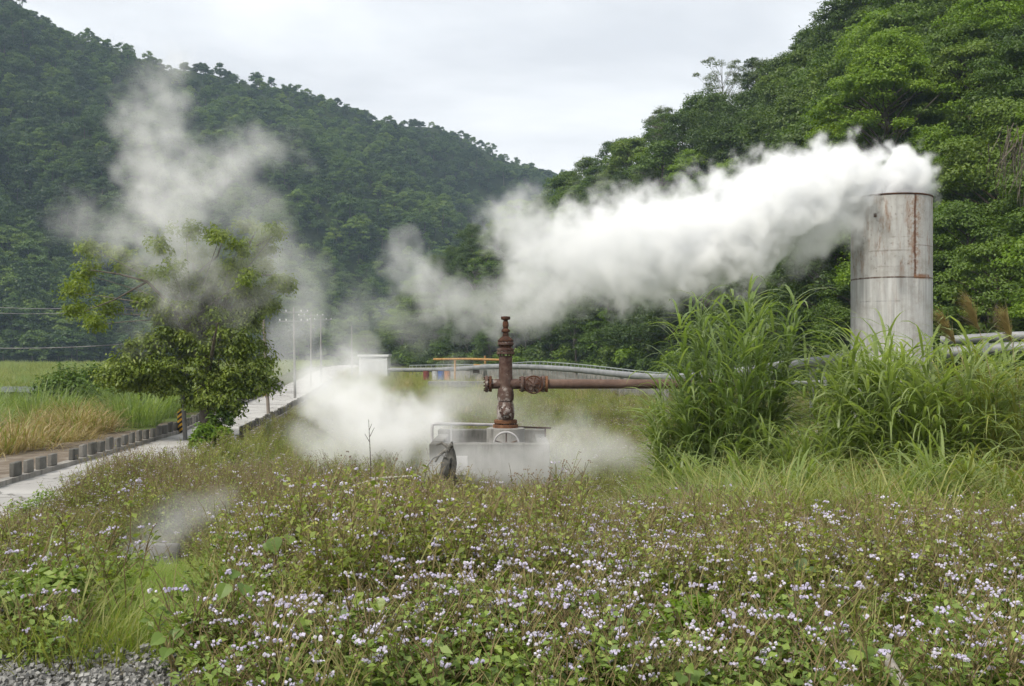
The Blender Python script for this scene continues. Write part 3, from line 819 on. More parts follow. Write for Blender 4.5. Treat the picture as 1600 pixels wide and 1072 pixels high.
flange('flange', well, (26 * S, 0, zc), (1, 0, 0), 12.5 * S, 4.5 * S); flange('flange', well, (58.5 * S, 0, zc), (1, 0, 0), 13.2 * S, 4.5 * S); flange('flange', well, (64 * S, 0, zc), (1, 0, 0), 12.8 * S, 4 * S, mat=M_RUSTO, bolt=False)
# pale hand wheel lying low in front of the riser
hand = thing('hand_wheel', 'pale spoked hand wheel standing in the concrete cellar below the rusted wellhead', 'hand wheel', P(791, 690, 21.2))
b = MB(); hc = Vector((0, 0, -.06)); r0 = .265; b.torus(hc, (0, 1, .12), r0, .022, 40, 8); b.obj('rim', M_DULL, hand)
b = MB()
for i in range(5):
    a = math.pi * 2 * i / 5 + math.pi / 2; b.tube([hc, hc + Vector((r0 * math.cos(a), -.12 * 0, r0 * math.sin(a)))], .016, 6)
b.lathe([(.05, -.05), (.05, .05)], hc, (0, 1, 0), 14); b.tube([hc, hc + Vector((0, .5, 0))], .025, 8); b.obj('spokes', M_RUSTD, hand)

# horizontal rusty pipe
pw = thing('rusty_pipeline', 'long straight faded rust coloured pipe running right from the wellhead valve into the tall grass', 'pipeline', (wx, WD, 0))
b = MB(); b.tube([(66 * S, 0, zc), (235 * S, .25, zc - .01), (400 * S, .8, zc - .02)], 7.4 * S, 20)
b.obj('pipe', M_RUSTP, pw)
b = MB()
for k in (150, 260): b.lathe([(7.8 * S, -.012), (8.0 * S, 0), (7.8 * S, .012)], (k * S, .17 if k == 150 else .3, zc), (1, .002, 0), 20, False)
b.obj('weld_bead', M_RUSTD, pw)
b = MB()
for k in (330,): b.box((k * S, .55, zc * .5 - .12), (.16, .16, zc - .1), None, .01); b.box((k * S, .55, zc - .15), (.5, .2, .08), None, .01)
b.obj('support', M_RUSTD, pw)

# ------------------------------------------------------------------ concrete well cellar
cx0, cx1 = P(677, 0, 22).x, P(856, 0, 22).x; cyf, cyb = 20.9, 23.6; ctop = WZ(690) + .06
cel = thing('well_cellar', 'open pale concrete box cellar round the foot of the rusted wellhead', 'cellar', ((cx0 + cx1) / 2, (cyf + cyb) / 2, 0))
hwid, hdep = (cx1 - cx0) / 2, (cyb - cyf) / 2; wt = .26
b = MB(); zb = -.4; hh = ctop - zb
b.box((0, -hdep + wt / 2, zb + hh / 2), (2 * hwid, wt, hh), None, .02)
b.box((0, hdep - wt / 2, zb + hh / 2 + .05), (2 * hwid, wt, hh + .1), None, .02)
b.box((-hwid + wt / 2, 0, zb + hh / 2 - .003), (wt, 2 * hdep - 2 * wt, hh - .006), None, .02)
b.box((hwid - wt / 2, 0, zb + hh / 2 - .003), (wt, 2 * hdep - 2 * wt, hh - .006), None, .02)
b.obj('wall', M_CONC, cel)
b = MB(); b.box((0, 0, .25), (2 * hwid - 2 * wt - .01, 2 * hdep - 2 * wt - .01, .3)); b.lathe([(.42, .4), (.42, WZ(669)), (.36, WZ(668))], (wx - (cx0 + cx1) / 2, WD - (cyf + cyb) / 2, 0), n=24)
b.obj('plinth', M_CONCW, cel)
b = MB(); p0 = P(717, 728, 20.8); b.box((p0.x - (cx0 + cx1) / 2, -hdep - .013, p0.z), (.36, .03, .40), None, .006); b.obj('panel', M_DULL, cel)
# white pipe rail on the back of the cellar
rl = thing('pipe_rail', 'white pipe rail bent down at its left end on the concrete well cellar', 'rail', P(675, 690, 22.9))
o0 = rl.location.copy(); b = MB(); q = [P(675, 696, 22.4), P(675, 668, 22.4), P(676, 663.5, 22.4), P(680, 662.5, 22.45), P(720, 662.5, 22.7), P(776, 664, 22.8)]
b.tube([v - o0 for v in q], .035, 10); b.tube([P(705, 695, 22.6) - o0, P(705, 664, 22.6) - o0], .02, 8); b.obj('rail', M_DULL, rl)
rl2 = thing('iron_bar', 'dark iron bar laid across the right side of the concrete well cellar', 'bar', P(830, 668, 22.6))
b = MB(); o0 = rl2.location.copy(); b.tube([P(800, 667, 22.6) - o0, P(861, 669, 22.6) - o0], .022, 8)
b.obj('bar', M_RUSTD, rl2); b = MB(); b.tube([P(852, 669, 22.6) - o0, P(852, 692, 22.6) - o0], .018, 8); b.tube([P(812, 668, 22.6) - o0, P(812, 692, 22.6) - o0], .018, 8); b.obj('leg', M_RUSTD, rl2)

# blackened stump with a torn top leaning on the cellar
def stump():
    t = thing('weathered_stump', 'blackened split tree stump standing before the left corner of the concrete cellar', 'stump', P(697, 765, 19.6))
    o = Vector(t.location); V = []; n = 14; rows = 9
    prof = [(767, 17), (756, 15.5), (745, 13.5), (735, 11.5), (725, 9.5), (715, 7.5), (706, 6), (700, 4.2), (690, 1.2)]
    b = MB()
    for k, (py, r) in enumerate(prof):
        cxp = 694 + (767 - py) * .16; c = P(cxp, py, 19.6) - o
        for i in range(n):
            a = 2 * math.pi * i / n; w_ = r / F * 19.6 * (1 + .30 * math.sin(3 * a + k * .5) + .22 * math.sin(5 * a - k * .9) + .12 * R.uniform(-1, 1))
            V.append(c + Vector((w_ * math.cos(a), w_ * .8 * math.sin(a), 0)))
    Fc = [(k * n + i, k * n + (i + 1) % n, (k + 1) * n + (i + 1) % n, (k + 1) * n + i) for k in range(rows - 1) for i in range(n)]
    Fc.append(tuple(range((rows - 1) * n, rows * n)))
    b.add(V, Fc); b.obj('trunk', flat_mat('charred_wood', (.018, .017, .015), (.13, .125, .115), 9, .95, bstr=1.0), t)
    b = MB()
    for q in ([(703, 703), (697, 696), (690, 692), (682, 695)], [(703, 703), (694, 705), (685, 712), (680, 722)], [(701, 700), (706, 694)]):
        b.tube([P(x, y, 19.55 + .1 * R.random()) - o for x, y in q], [.045 - .008 * i for i in range(len(q))], 7)
    b.obj('root', flat_mat('grey_dead_wood', (.09, .085, .075), (.22, .21, .19), 9, .95, bstr=1.0), t)
    return t
stump()
hose = thing('cable_loop', 'thin dark cable bent into a low arch left of the blackened stump', 'cable', P(690, 765, 19.4))
o = hose.location.copy(); b = MB(); b.tube([P(x, y, 19.5) - o for x, y in ((664, 768), (663, 748), (668, 728), (677, 716), (689, 711), (697, 714))], .012, 8); b.obj('cable', M_WIRE, hose)

# ------------------------------------------------------------------ kerb walls with blocks along the road
def kerb(name, label, fx, y0, y1, dx, block_h, maxn, mat=M_CONCD):
    ysn = np.arange(y0, y1, 1.0); xs = fx(ysn) + dx
    t = thing(name, label, 'kerb wall', (xs[0], ysn[0], 0)); o = np.array([xs[0], ysn[0], 0])
    b = MB(); Lp = []
    for x, y in zip(xs, ysn): Lp.append(Vector((x - o[0], y - o[1], float(gz(x, y)))))
    V = []; Fc = []
    for p in Lp: V += [p + Vector((-.12, 0, -.3)), p + Vector((-.12, 0, .16)), p + Vector((.12, 0, .16)), p + Vector((.12, 0, -.3))]
    for i in range(len(Lp) - 1):
        for k in range(3): Fc.append((4 * i + k, 4 * i + k + 1, 4 * i + 5 + k, 4 * i + 4 + k))
    b.add(V, Fc); b.obj('base', mat, t, smooth=0)
    proto = None; y = y0 + .3; n = 0
    bb = [MB().box((0, 0, block_h / 2), (.12, .36, block_h), None, .02).mesh('kerb_block_%d' % i, concrete_mat('kerb_block_concrete_%d' % i, *[((.07, .067, .06), (.17, .165, .15)), ((.10, .095, .085), (.22, .21, .19)), ((.055, .053, .048), (.14, .135, .12))][i], (.04, .04, .034), .8), 0) for i in range(3)]
    while y < y1 - .4 and n < maxn:
        x = float(fx(y)) + dx; sl = (float(fx(y + .5)) - float(fx(y - .5)))
        k = link('block', bb[R.randrange(3)], t); k.location = (x - o[0], y - o[1], float(gz(x, y)) + .157); k.rotation_euler = (R.gauss(0, .012), R.gauss(0, .012), -math.atan(sl) + R.gauss(0, .02))
        k.scale = (R.uniform(.9, 1.1), R.uniform(.8, 1.12), R.uniform(.82, 1.08)); y += .68 * (2 if R.random() < .04 else R.uniform(.95, 1.05)); n += 1
    return t
kerb('kerb_wall', 'low mossy concrete kerb wall with square blocks on the river side of the road', road_l, 15.5, 84, -.1, .33, 100)
kerb('kerb_wall', 'low grey concrete kerb wall with square blocks on the field side of the road', road_r, 33.5, 92, .12, .30, 95)

# ------------------------------------------------------------------ utility poles and wires
def pole(base, top, r, mat, arms=1, label='', brace=False, plain=False):
    base, top = Vector(base), Vector(top); t = thing('utility_pole', label, 'utility pole', base, 0, 'utility poles along the road')
    b = MB(); b.tube([Vector((0, 0, -.4)), (top - base) * .5, top - base], [r, r * .85, r * .62], 12); b.obj('shaft', mat, t)
    if plain: return t
    h = top - base
    for k in range(arms):
        c = h * (1 - .055 - .1 * k); L = r * 11
        ab = MB(); ab.box(c + Vector((0, -r, 0)), (2 * L, .05, .05), Matrix.Rotation(.0, 3, 'Y'), .005)
        if brace: ab.tube([c + Vector((-L * .6, -r, 0)), c + Vector((0, -r, -L * .8))], .015, 6); ab.tube([c + Vector((L * .6, -r, 0)), c + Vector((0, -r, -L * .8))], .015, 6)
        arm = ab.obj('crossarm', M_GALV, t)
        for x in (-.92, -.5, .5, .92):
            ib = MB(); ib.lathe([(.018, 0), (.045, .03), (.03, .06), (.05, .085), (.02, .13)], c + Vector((x * L, -r, .02)), (0, 0, 1), 10); ib.obj('insulator', M_PORC, arm)
    return t
p1 = pole(P(291, 690, 33), P(275, 456, 33), .075, M_POLE, 1, 'leaning grey utility pole with braced crossarm hidden by the roadside tree', True)
p2 = pole(P(420, 645, 42), P(410, 471, 42), .075, M_POLEB, 1, 'leaning utility pole with one crossarm rising from the kerb right of the roadside tree')
p3 = pole(P(461, 622, 62), P(459, 480, 62), .085, M_POLE, 2, 'utility pole with two crossarms half lost in steam')
p4 = pole(P(486, 606, 80), P(486, 487, 80), .095, M_POLE, 1, 'pale utility pole where the road fades into steam', True)
p5 = pole(P(502, 598, 95), P(501, 494, 95), .10, M_POLE, 1, 'faint grey utility pole just behind the pale one in the steam')
p6 = pole(P(550, 590, 112), P(549.5, 509, 112), .10, M_POLE, 1, 'plain white pole without crossarm left of the white hut', plain=True)
def wire(name, label, a, c, sag, r):
    a, c = Vector(a), Vector(c); t = thing(name, label, 'wire', a)
    b = MB(); b.tube([(c - a) * k + Vector((0, 0, -sag * 4 * k * (1 - k))) for k in np.linspace(0, 1, 25)], r, 5); b.obj('strand', M_WIRE, t)
L0 = P(275, 470, 33)
wire('power_wire', 'upper power wire strung left from the leaning pole with braced crossarm', P(258, 467, 33), P(-160, 455, 40), .5, .012)
wire('power_wire', 'second power wire strung left from the leaning pole with braced crossarm', P(292, 468, 33), P(-160, 470, 40), .5, .012)
wire('telephone_wire', 'pale low wire crossing before the dark forest at far left', P(280, 530, 33), P(-160, 536, 38), .25, .016)
for i, (a, c) in enumerate(((p1, p2), (p2, p3), (p3, p4), (p4, p5))):
    pass
tops = [P(275, 462, 33), P(410, 478, 42), P(459, 487, 62), P(486, 493, 80), P(501, 499, 95)]
wl = ('from the braced pole to the pole right of the roadside tree', 'from the kerb side pole to the two armed pole', 'from the two armed pole to the pale pole', 'between the pale pole and the faint pole in the steam')
for i in range(4):
    wire('power_wire', 'thin power wire strung ' + wl[i], tops[i] + Vector((.3, 0, .1)), tops[i + 1] + Vector((.3, 0, .1)), .3, .010)

# striped hazard markers
def stripes():
    m, T = new_mat('hazard_stripes')
    oc = T.n('ShaderNodeTexCoord').outputs['Object']; s = T.n('ShaderNodeSeparateXYZ', {0: oc})
    f = T.math('PINGPONG', T.math('ADD', s.outputs[2], T.math('MULTIPLY', s.outputs[0], -.75)), .09)
    nz = T.noise(oc, 14, 4).outputs['Fac']
    y = T.ramp(nz, [(.3, (.50, .27, .012)), (.7, (.62, .36, .02))])
    return finish(m, T, T.mix(T.math('GREATER_THAN', f, .045), (.018, .017, .016), y), .55)
M_HAZ = stripes()
def marker(px, py0, py1, d, wpx, label, sc=1):
    t = thing('hazard_marker', label, 'hazard marker', P(px, py1, d), 0, None); h = (py1 - py0) / F * d; wd = wpx / F * d
    b = MB(); b.box((0, 0, h / 2), (wd, .03, h), None, .006); b.obj('plate', M_HAZ, t)
    b = MB(); b.tube([(0, .045, -1.0), (0, .045, h * .95)], .03, 8); b.obj('post', M_GALV, t)
marker(282, 638, 676, 35.5, 9.5, 'yellow and black striped marker plate beside the roadside tree')
marker(414.5, 590, 619, 62, 8.5, 'yellow and black striped marker plate far along the road by the leaning pole')

# ------------------------------------------------------------------ pipelines, railing, wall, hut, rack
pl_ = thing('steel_pipeline', 'thick grey insulated pipeline curving past the railing towards the steel tank', 'pipeline', P(1040, 592, 57))
o = pl_.location.copy()
pipts = [P(608, 578, 112), P(690, 577.5, 98), P(770, 573, 88), P(830, 573.5, 80), P(900, 578, 72), P(970, 585, 64), P(1040, 590, 57), P(1130, 584, 50), P(1210, 573, 45), P(1270, 566, 42), P(1335, 557, 39.4)]
def smooth_path(q, n=6):
    out = []
    for i in range(len(q) - 1):
        a, b_, c, d = q[max(i - 1, 0)], q[i], q[i + 1], q[min(i + 2, len(q) - 1)]
        for k in range(n):
            t = k / n; out.append(.5 * ((2 * b_) + (c - a) * t + (2 * a - 5 * b_ + 4 * c - d) * t * t + (3 * b_ - a - 3 * c + d) * t ** 3))
    return out + [q[-1]]
b = MB(); b.tube([p - o for p in smooth_path(pipts)], .21, 16); b.obj('pipe', M_GALV, pl_)
for p in smooth_path(pipts, 2)[2:-2:2]:
    g = float(gz(p.x, p.y)); sb = MB(); sb.box((p.x - o.x, p.y - o.y, (g + p.z - .2) / 2 - o.z), (.22, .22, max(.15, p.z - .2 - g)), None, .01)
    sb.obj('support', M_CONCW, pl_)
jb = MB()
sp_ = smooth_path(pipts, 4)
for i in range(3, len(sp_) - 2, 4):
    ax = (sp_[i + 1] - sp_[i - 1]).normalized(); jb.lathe([(.214, -.04), (.222, 0), (.214, .04)], sp_[i] - o, ax, 16, False)
jb.obj('joint_bands', M_GREYP, pl_)

rg = thing('railing', 'long grey metal railing with upright bars behind the thick grey pipeline', 'railing', P(1010, 585, 62)); o = rg.location.copy()
rpts = smooth_path([P(640, 571, 106), P(700, 570, 100), P(770, 569.5, 90), P(830, 565.5, 82), P(880, 567.5, 76), P(930, 572, 70), P(1000, 580, 62), P(1050, 584, 57)], 8)
b = MB(); b.tube([p - o for p in rpts], .04, 6); b.tube([p - o + Vector((0, 0, -.52)) for p in rpts], .03, 6); b.obj('rail', M_GREYP, rg)
pm = MB().tube([(0, 0, -1.0), (0, 0, 0)], .026, 6).mesh('railing_post', M_GREYP)
for p in rpts[::1]:
    for k in (0,):
        q = link('post', pm, rg); q.location = p - o
wl_ = thing('retaining_wall', 'low stained concrete retaining wall behind the wellhead under the grey pipeline', 'wall', P(860, 600, 76)); o = wl_.location.copy()
wp = smooth_path([P(690, 579, 101), P(770, 577, 91), P(830, 577, 83), P(900, 581, 75.5), P(970, 587, 68), P(1045, 594, 60)], 4)
V = []; Fc = []
for p in wp:
    V += [(p.x - o.x, p.y - o.y, -o.z - .4), (p.x - o.x, p.y - o.y, p.z - o.z), (p.x - o.x + .1, p.y - o.y + .35, p.z - o.z), (p.x - o.x + .1, p.y - o.y + .35, -o.z - .4)]
for i in range(len(wp) - 1):
    for k in range(3): Fc.append((4 * i + k, 4 * i + k + 1, 4 * i + 5 + k, 4 * i + 4 + k))
b = MB().add(V, Fc); b.obj('face', M_CONCW, wl_, smooth=0)

# pale concrete slab edge in the field
sbk = thing('concrete_slab', 'long pale concrete slab edge in the grass left of the wellhead', 'slab', P(714, 606, 78)); o = sbk.location.copy()
c0_, c1_ = P(669, 600, 78), P(762, 599, 79)
b = MB(); b.box(((c0_ + c1_) / 2 - o) + Vector((0, .6, -.05)), ((c1_ - c0_).length, 1.4, .42), None, .02); b.obj('slab', M_CONC, sbk)

hut = thing('white_hut', 'small white flat roofed hut at the end of the road', 'hut', P(583, 589, 114)); o = hut.location.copy()
hw_, hh_ = 46 / F * 114, 35 / F * 114
b = MB(); b.box((0, 1.5, hh_ / 2 - .15), (hw_ - .12, 3.0, hh_ - .25), None, .02); b.obj('wall', flat_mat('hut_plaster', (.50, .51, .52), (.60, .61, .62), 1, .8), hut)
b = MB(); b.box((0, 1.5, hh_ - .14), (hw_ + .2, 3.3, .24), None, .02); b.obj('roof', M_WHITE, hut)

# rusty yellow pipe rack and the small machine under it
rk = thing('pipe_rack', 'rusty yellow gantry of pipes behind the wellhead near the grey railing', 'pipe rack', P(740, 590, 93)); o = rk.location.copy()
b = MB(); b.tube([P(678, 561.5, 96) - o, P(735, 561, 93) - o, P(800, 563, 91) - o], .11, 10); b.obj('beam', M_OCHRE, rk)
for px, y0 in ((711, 563), (758, 556)):
    b = MB(); b.tube([P(px, y0, 93) - o, P(px, 606, 93) - o], .10, 8); b.obj('post', M_OCHRE, rk)
mc = thing('winch', 'small rusty yellow winch hanging under the pipe gantry', 'winch', P(748, 580, 92)); o = mc.location.copy()
b = MB(); b.box(P(748, 573, 92) - o, (.95, .7, .42), Matrix.Rotation(.1, 3, 'Y'), .06); b.obj('housing', M_OCHRE, mc)
b = MB(); b.lathe([(.28, -.3), (.28, -.26), (.16, -.25), (.16, .25), (.28, .26), (.28, .3)], P(744, 580, 92) - o, (1, 0, 0), 16); b.obj('drum', M_RUSTD, mc)
def drum(px, col, label):
    t = thing('oil_drum', label, 'drum', P(px, 594, 94)); h = .88; r = .29
    mm = flat_mat('drum_paint_' + label.split()[0], tuple(c * .6 for c in col), col, 4, .5)
    b = MB(); b.lathe([(r, 0), (r, h * .32), (r + .02, h * .335), (r, h * .35), (r, h * .65), (r + .02, h * .665), (r, h * .68), (r, h)], n=20); b.obj('body', mm, t)
    b = MB(); b.torus((0, 0, h), (0, 0, 1), r, .02, 20, 6); b.obj('rim', M_RUSTD, t)
drum(666, (.20, .05, .045), 'red brown drum standing below the left end of the pipe gantry')
drum(680, (.45, .46, .47), 'white drum standing beside the blue drum')
drum(689, (.05, .12, .36), 'blue drum standing under the pipe gantry')
drum(699, (.42, .17, .06), 'orange drum standing next to the blue drum')

# pipes in the grass at right
pr = thing('thin_pipe', 'thin pale pipe with a short upright end in the grass below the thick grey pipeline', 'pipe', P(1210, 600, 30)); o = pr.location.copy()
b = MB(); b.tube([P(1060, 603, 30) - o, P(1180, 599, 30) - o, P(1288, 597, 30) - o], .06, 10); b.tube([P(1289, 603, 30) - o, P(1289, 577, 30) - o], .06, 10); b.obj('pipe', M_GALV, pr)
for i, (ya, yb, lab) in enumerate(((529, 523, 'upper grey pipe crossing behind the reeds at the right edge'), (549, 541, 'lower grey pipe crossing behind the reeds at the right edge'))):
    q = thing('grey_pipe', lab, 'pipe', P(1540, ya, 35)); o = q.location.copy()
    b = MB(); b.tube([P(1470, ya + 3, 36) - o, P(1560, yb + 3, 35) - o, P(1760, yb - 4, 33) - o], .15 if i == 0 else .2, 12); b.obj('pipe', M_GALV, q)
    b = MB(); b.box(P(1540, ya + 70, 35) - o, (.14, .14, 3.0)); b.obj('support', M_GREYP, q)

# wooden pole end lying at the bottom edge, and a grey plank-like branch by the cellar
lg = thing('log', 'grey weathered log lying in the weeds at the bottom right edge', 'log', P(1400, 1060, 5.0)); o = lg.location.copy()
b = MB(); b.tube([P(1384, 1026, 5.2) - o, P(1400, 1054, 4.95) - o, P(1425, 1100, 4.6) - o], [.026, .029, .031], 12); b.obj('trunk', flat_mat('silver_wood', (.22, .20, .17), (.38, .35, .31), 8, .9, bstr=.8), lg)
br = thing('fallen_branch', 'pale bare branch lying across the weeds left of the stump', 'branch', P(560, 760, 18.6)); o = br.location.copy()
b = MB(); b.tube([P(520, 776, 18.4) - o, P(555, 760, 18.6) - o, P(590, 748, 18.9) - o, P(645, 744, 19.3) - o], [.03, .035, .03, .02], 8); b.obj('branch', flat_mat('bleached_wood', (.30, .28, .25), (.46, .44, .40), 8, .9), br)
ds = thing('dead_stalk', 'thin dead weed stalk standing alone before the dense ground steam', 'weed', P(579, 770, 18.3)); o = ds.location.copy()
b = MB(); b.tube([P(580, 775, 18.3) - o, P(579, 720, 18.3) - o, P(576, 655, 18.3) - o], [.012, .010, .004], 6)
for x0, y0, x1, y1 in ((578, 682, 585, 668), (577, 690, 570, 678), (577, 672, 581, 662)): b.tube([P(x0, y0, 18.3) - o, P(x1, y1, 18.3) - o], [.007, .003], 5)
b.obj('stem', M_BARK, ds)

# small concrete ditch head in the weeds at left
cv = thing('concrete_culvert', 'stained grey concrete culvert wall half buried in the weeds at left', 'culvert', P(235, 880, 14.2)); o = cv.location.copy()
b = MB(); b.box(P(240, 872, 14.3) - o, (.75, .10, .42), None, .02); b.obj('wall', concrete_mat('wet_ditch_concrete', (.06, .058, .054), (.15, .145, .135), (.03, .03, .026), .8), cv)
# ------------------------------------------------------------------ roadside tree, hung with bright new leaves
def s33(px, py, d=33): return P(px, py, d)
rt = thing('roadside_tree', 'large spreading tree beside the road, dark leaves below and yellow-green sprays above', 'tree', P(322, 700, 32.5))
ro = Vector(rt.location)
def L33(px, py, dd=0.0): return np.array(P(px, py, 32.5 + dd) - ro)
SCL = 32.5 / F
dark = [(185, 582, 34, 16), (215, 560, 40, 20), (235, 598, 44, 18), (265, 565, 44, 22), (250, 530, 36, 18), (290, 540, 44, 22), (280, 500, 36, 18), (320, 510, 44, 20), (310, 475, 34, 16), (350, 490, 40, 20),
        (345, 455, 34, 14), (300, 580, 44, 22), (335, 560, 44, 24), (375, 540, 40, 22), (385, 505, 30, 18), (400, 570, 34, 20), (365, 590, 44, 22), (340, 618, 44, 18), (385, 612, 36, 16), (412, 598, 26, 16), (250, 612, 32, 12), (310, 625, 24, 10), (200, 600, 30, 12), (355, 640, 30, 10), (270, 590, 40, 18), (375, 460, 26, 12), (255, 480, 34, 16), (300, 450, 34, 14), (330, 535, 50, 26), (285, 520, 40, 18), (225, 540, 30, 14), (395, 480, 26, 12), (360, 430, 26, 10), (320, 600, 44, 18), (205, 582, 50, 18)]
cl = []
for px, py, rx, ry in dark:
    for k in range(6):
        a = R.random() * 6.28; q = R.random() ** .5
        c = L33(px + rx * .95 * q * math.cos(a), py + ry * .7 * q * math.sin(a), R.uniform(-1, 1) * rx * SCL * 1.3)
        r = R.uniform(.24, .56); cl.append((c, (r * 1.15, r * 1.15, r * .85)))
q, t = crown(cl, 175, .155, droop=.55, asp=.46, low=-.6, shell=.3)
M_LT = leaf_mat('roadside_tree_leaves', [(0, (.055, .085, .016)), (.35, (.12, .17, .026)), (.7, (.19, .245, .04)), (1, (.28, .32, .07))], var=0.0)
bright = [(150, 388, 30, 12), (128, 425, 28, 14), (118, 455, 22, 10), (125, 490, 26, 14), (160, 480, 28, 12), (205, 420, 26, 9), (190, 395, 24, 9), (235, 440, 24, 9), (150, 505, 16, 8),
          (392, 362, 34, 15), (370, 390, 26, 12), (412, 385, 26, 12), (425, 368, 22, 10), (375, 415, 22, 9), (385, 435, 24, 10), (355, 440, 24, 8), (405, 465, 26, 9), (430, 440, 12, 8), (450, 448, 8, 8), (415, 420, 12, 8),
          (290, 360, 34, 10), (310, 395, 30, 12), (270, 420, 30, 12), (330, 420, 24, 10), (250, 385, 20, 10), (345, 365, 20, 10), (300, 445, 34, 12), (395, 490, 24, 10), (225, 470, 18, 8), (420, 480, 16, 8)]
cb = []; bends = []
for px, py, rx, ry in bright:
    dd = R.uniform(-1.6, 1.6); bends.append(L33(px, py + 3, dd))
    for k in range(7):
        a = R.random() * 6.28; u = R.random() ** .5
        c = L33(px + rx * .8 * u * math.cos(a), py + ry * 1.05 * u * math.sin(a), dd + R.uniform(-.5, .5))
        r = R.uniform(.18, .42); cb.append((c, (r * 1.1, r * 1.1, r * .95)))
q2, t2 = crown(cb, 72, .145, droop=.35, asp=.46, low=-.7, shell=.25)
me = quad_mesh('roadside_tree_crown', [(q, t, 0)], [M_LT]); link('crown', me, rt)
me = quad_mesh('roadside_tree_sprays', [(q2, t2, 0)], [M_LY]); o_ = link('new_leaves', me, rt); o_['label'] = 'yellow-green new leaves at the branch ends'
# trunk and limbs
b = MB(); tp = [L33(323, 712), L33(323, 690), L33(322, 660), L33(320, 620), L33(321, 580), L33(325, 540)]
b.tube(tp, [.36, .25, .20, .18, .16, .13], 12)
def limb(q, r0, r1): b.tube([L33(*v) for v in q], list(np.linspace(r0, r1, len(q))), 8)
limb([(321, 580), (300, 530), (270, 480, -.5), (230, 440, -1), (185, 428, -1.2), (140, 422, -1.2)], .09, .012)
limb([(325, 545), (345, 490), (365, 440, .5), (385, 390, .8), (400, 360, .8)], .13, .02)
limb([(323, 550), (315, 490, .6), (305, 430, .8), (292, 370, .8)], .12, .02)
limb([(365, 440, .5), (400, 430), (430, 430), (450, 445)], .06, .012)
limb([(345, 490), (380, 478), (405, 465)], .05, .012)
limb([(321, 600), (290, 585, 1), (240, 575, 1.2), (200, 575, 1.4)], .07, .015)
limb([(321, 610), (350, 590, .8), (390, 580, 1.2), (415, 585, 1.3)], .07, .015)
limb([(322, 590), (330, 560, -1), (335, 530, -2), (340, 505, -2.5)], .09, .02)
limb([(230, 440, -1), (180, 468, -1), (130, 487, -1)], .035, .01)
limb([(305, 430, .8), (340, 400), (350, 370)], .05, .012); limb([(385, 390, .8), (420, 375), (430, 366)], .04, .01)
b.obj('trunk', M_BARK, rt)
for c in bends: pass
for px, py, rx, ry in dark:      # twigs that carry the lower leaves
    bends.append(L33(px, py, R.uniform(-1, 1) * rx * SCL))
me = quad_mesh('roadside_tree_twigs', [(np.concatenate([branchy(L33(R.choice((300, 330, 345)), 500), [e], .035, .008, .5, .05) for e in bends]), .5, 0)], [M_BARKG]); link('branch', me, rt)

# leafy shrub at the tree's foot, and shrubs on the bank
def bush(name, label, loc, r, h, n, L, lm, nc=16, cat='shrub', group=None):
    t = thing(name, label, cat, loc, R.random() * 6, group); cl = []
    for _ in range(nc):
        a = R.random() * 6.28; q = R.random() ** .5; cl.append(((r * .75 * q * math.cos(a), r * .75 * q * math.sin(a), h * R.uniform(.25, .85) * (1 - .4 * q)), (r * .36, r * .36, h * .22)))
    q, tt = crown(cl, n, L, low=-.4, asp=.6); link('foliage', quad_mesh(name + '_leaves', [(q, tt, 0)], [lm]), t)
    sq = np.concatenate([branchy((0, 0, -.1), [c], .02, .006) for c, _ in cl]); link('stems', quad_mesh(name + '_stems', [(sq, .5, 0)], [M_BARK]), t)
    return t
bush('leafy_shrub', 'fresh green leafy shrub round the foot of the roadside tree', P(331, 708, 30.5), .72, 1.05, 190, .17, M_LB)
bush('leafy_shrub', 'small leafy sapling standing right of the roadside tree trunk', P(345, 690, 31.8), .4, 1.3, 110, .14, M_LM, 9)
bush('river_shrub', 'tall olive shrub rising among the reeds on the river bank', P(105, 660, 46), 1.5, 3.0, 200, .2, M_LM, 20)
bush('river_shrub', 'low dark shrub at the left of the reeds on the river bank', P(40, 680, 44), 1.6, 1.6, 200, .2, M_LF, 16)
bush('river_shrub', 'olive scrubby bush standing on the near river bank between reeds', P(150, 625, 60), 2.0, 2.4, 200, .24, M_LM, 18)
bush('river_shrub', 'round green shrub behind the lower leaves of the roadside tree', P(215, 650, 50), 1.9, 2.6, 220, .2, M_LM, 20)

# ------------------------------------------------------------------ tall grasses
M_SG = leaf_mat('silvergrass_green', [(0, (.12, .17, .05)), (.4, (.20, .265, .08)), (.75, (.28, .345, .135)), (1, (.42, .45, .25))], .4, .5, .1)
M_SGD = leaf_mat('silvergrass_deep', [(0, (.095, .15, .045)), (.5, (.17, .24, .075)), (1, (.32, .375, .17))], .4, .5, .1)
M_ST = leaf_mat('straw_blades', [(0, (.18, .13, .065)), (.5, (.33, .25, .13)), (1, (.50, .42, .25))], .7, .3, .1)
M_YG = leaf_mat('yellowing_blades', [(0, (.14, .17, .04)), (.5, (.23, .26, .07)), (1, (.35, .34, .14))], .5, .4, .15)
M_PL = leaf_mat('seed_plume', [(0, (.22, .17, .11)), (.5, (.34, .27, .18)), (1, (.46, .38, .27))], .9, .3, .1)


def grass_parts(n, r, Lm, W, lean=.25, curl=1.5, S=6, frac=1.0, hi=.0):
    a = rng.random(n) * 6.283; q = rng.random(n) ** .5 * r
    B = np.stack([q * np.cos(a), q * np.sin(a), np.zeros(n) - .1], 1)
    az = a + rng.normal(0, .7, n); L = Lm * rng.uniform(.55, 1.12, n) * (1 - .25 * (q / max(r, 1e-6)))
    B[:, 2] += hi * rng.random(n) ** 1.5
    return blades(B, az, L, W * rng.uniform(.6, 1.2, n), np.abs(rng.normal(lean * .5, lean * .6, n)) + .25 * lean * (q / max(r, 1e-6)), curl * rng.uniform(.45, 1.3, n), S, rng.normal(0, .5, n))


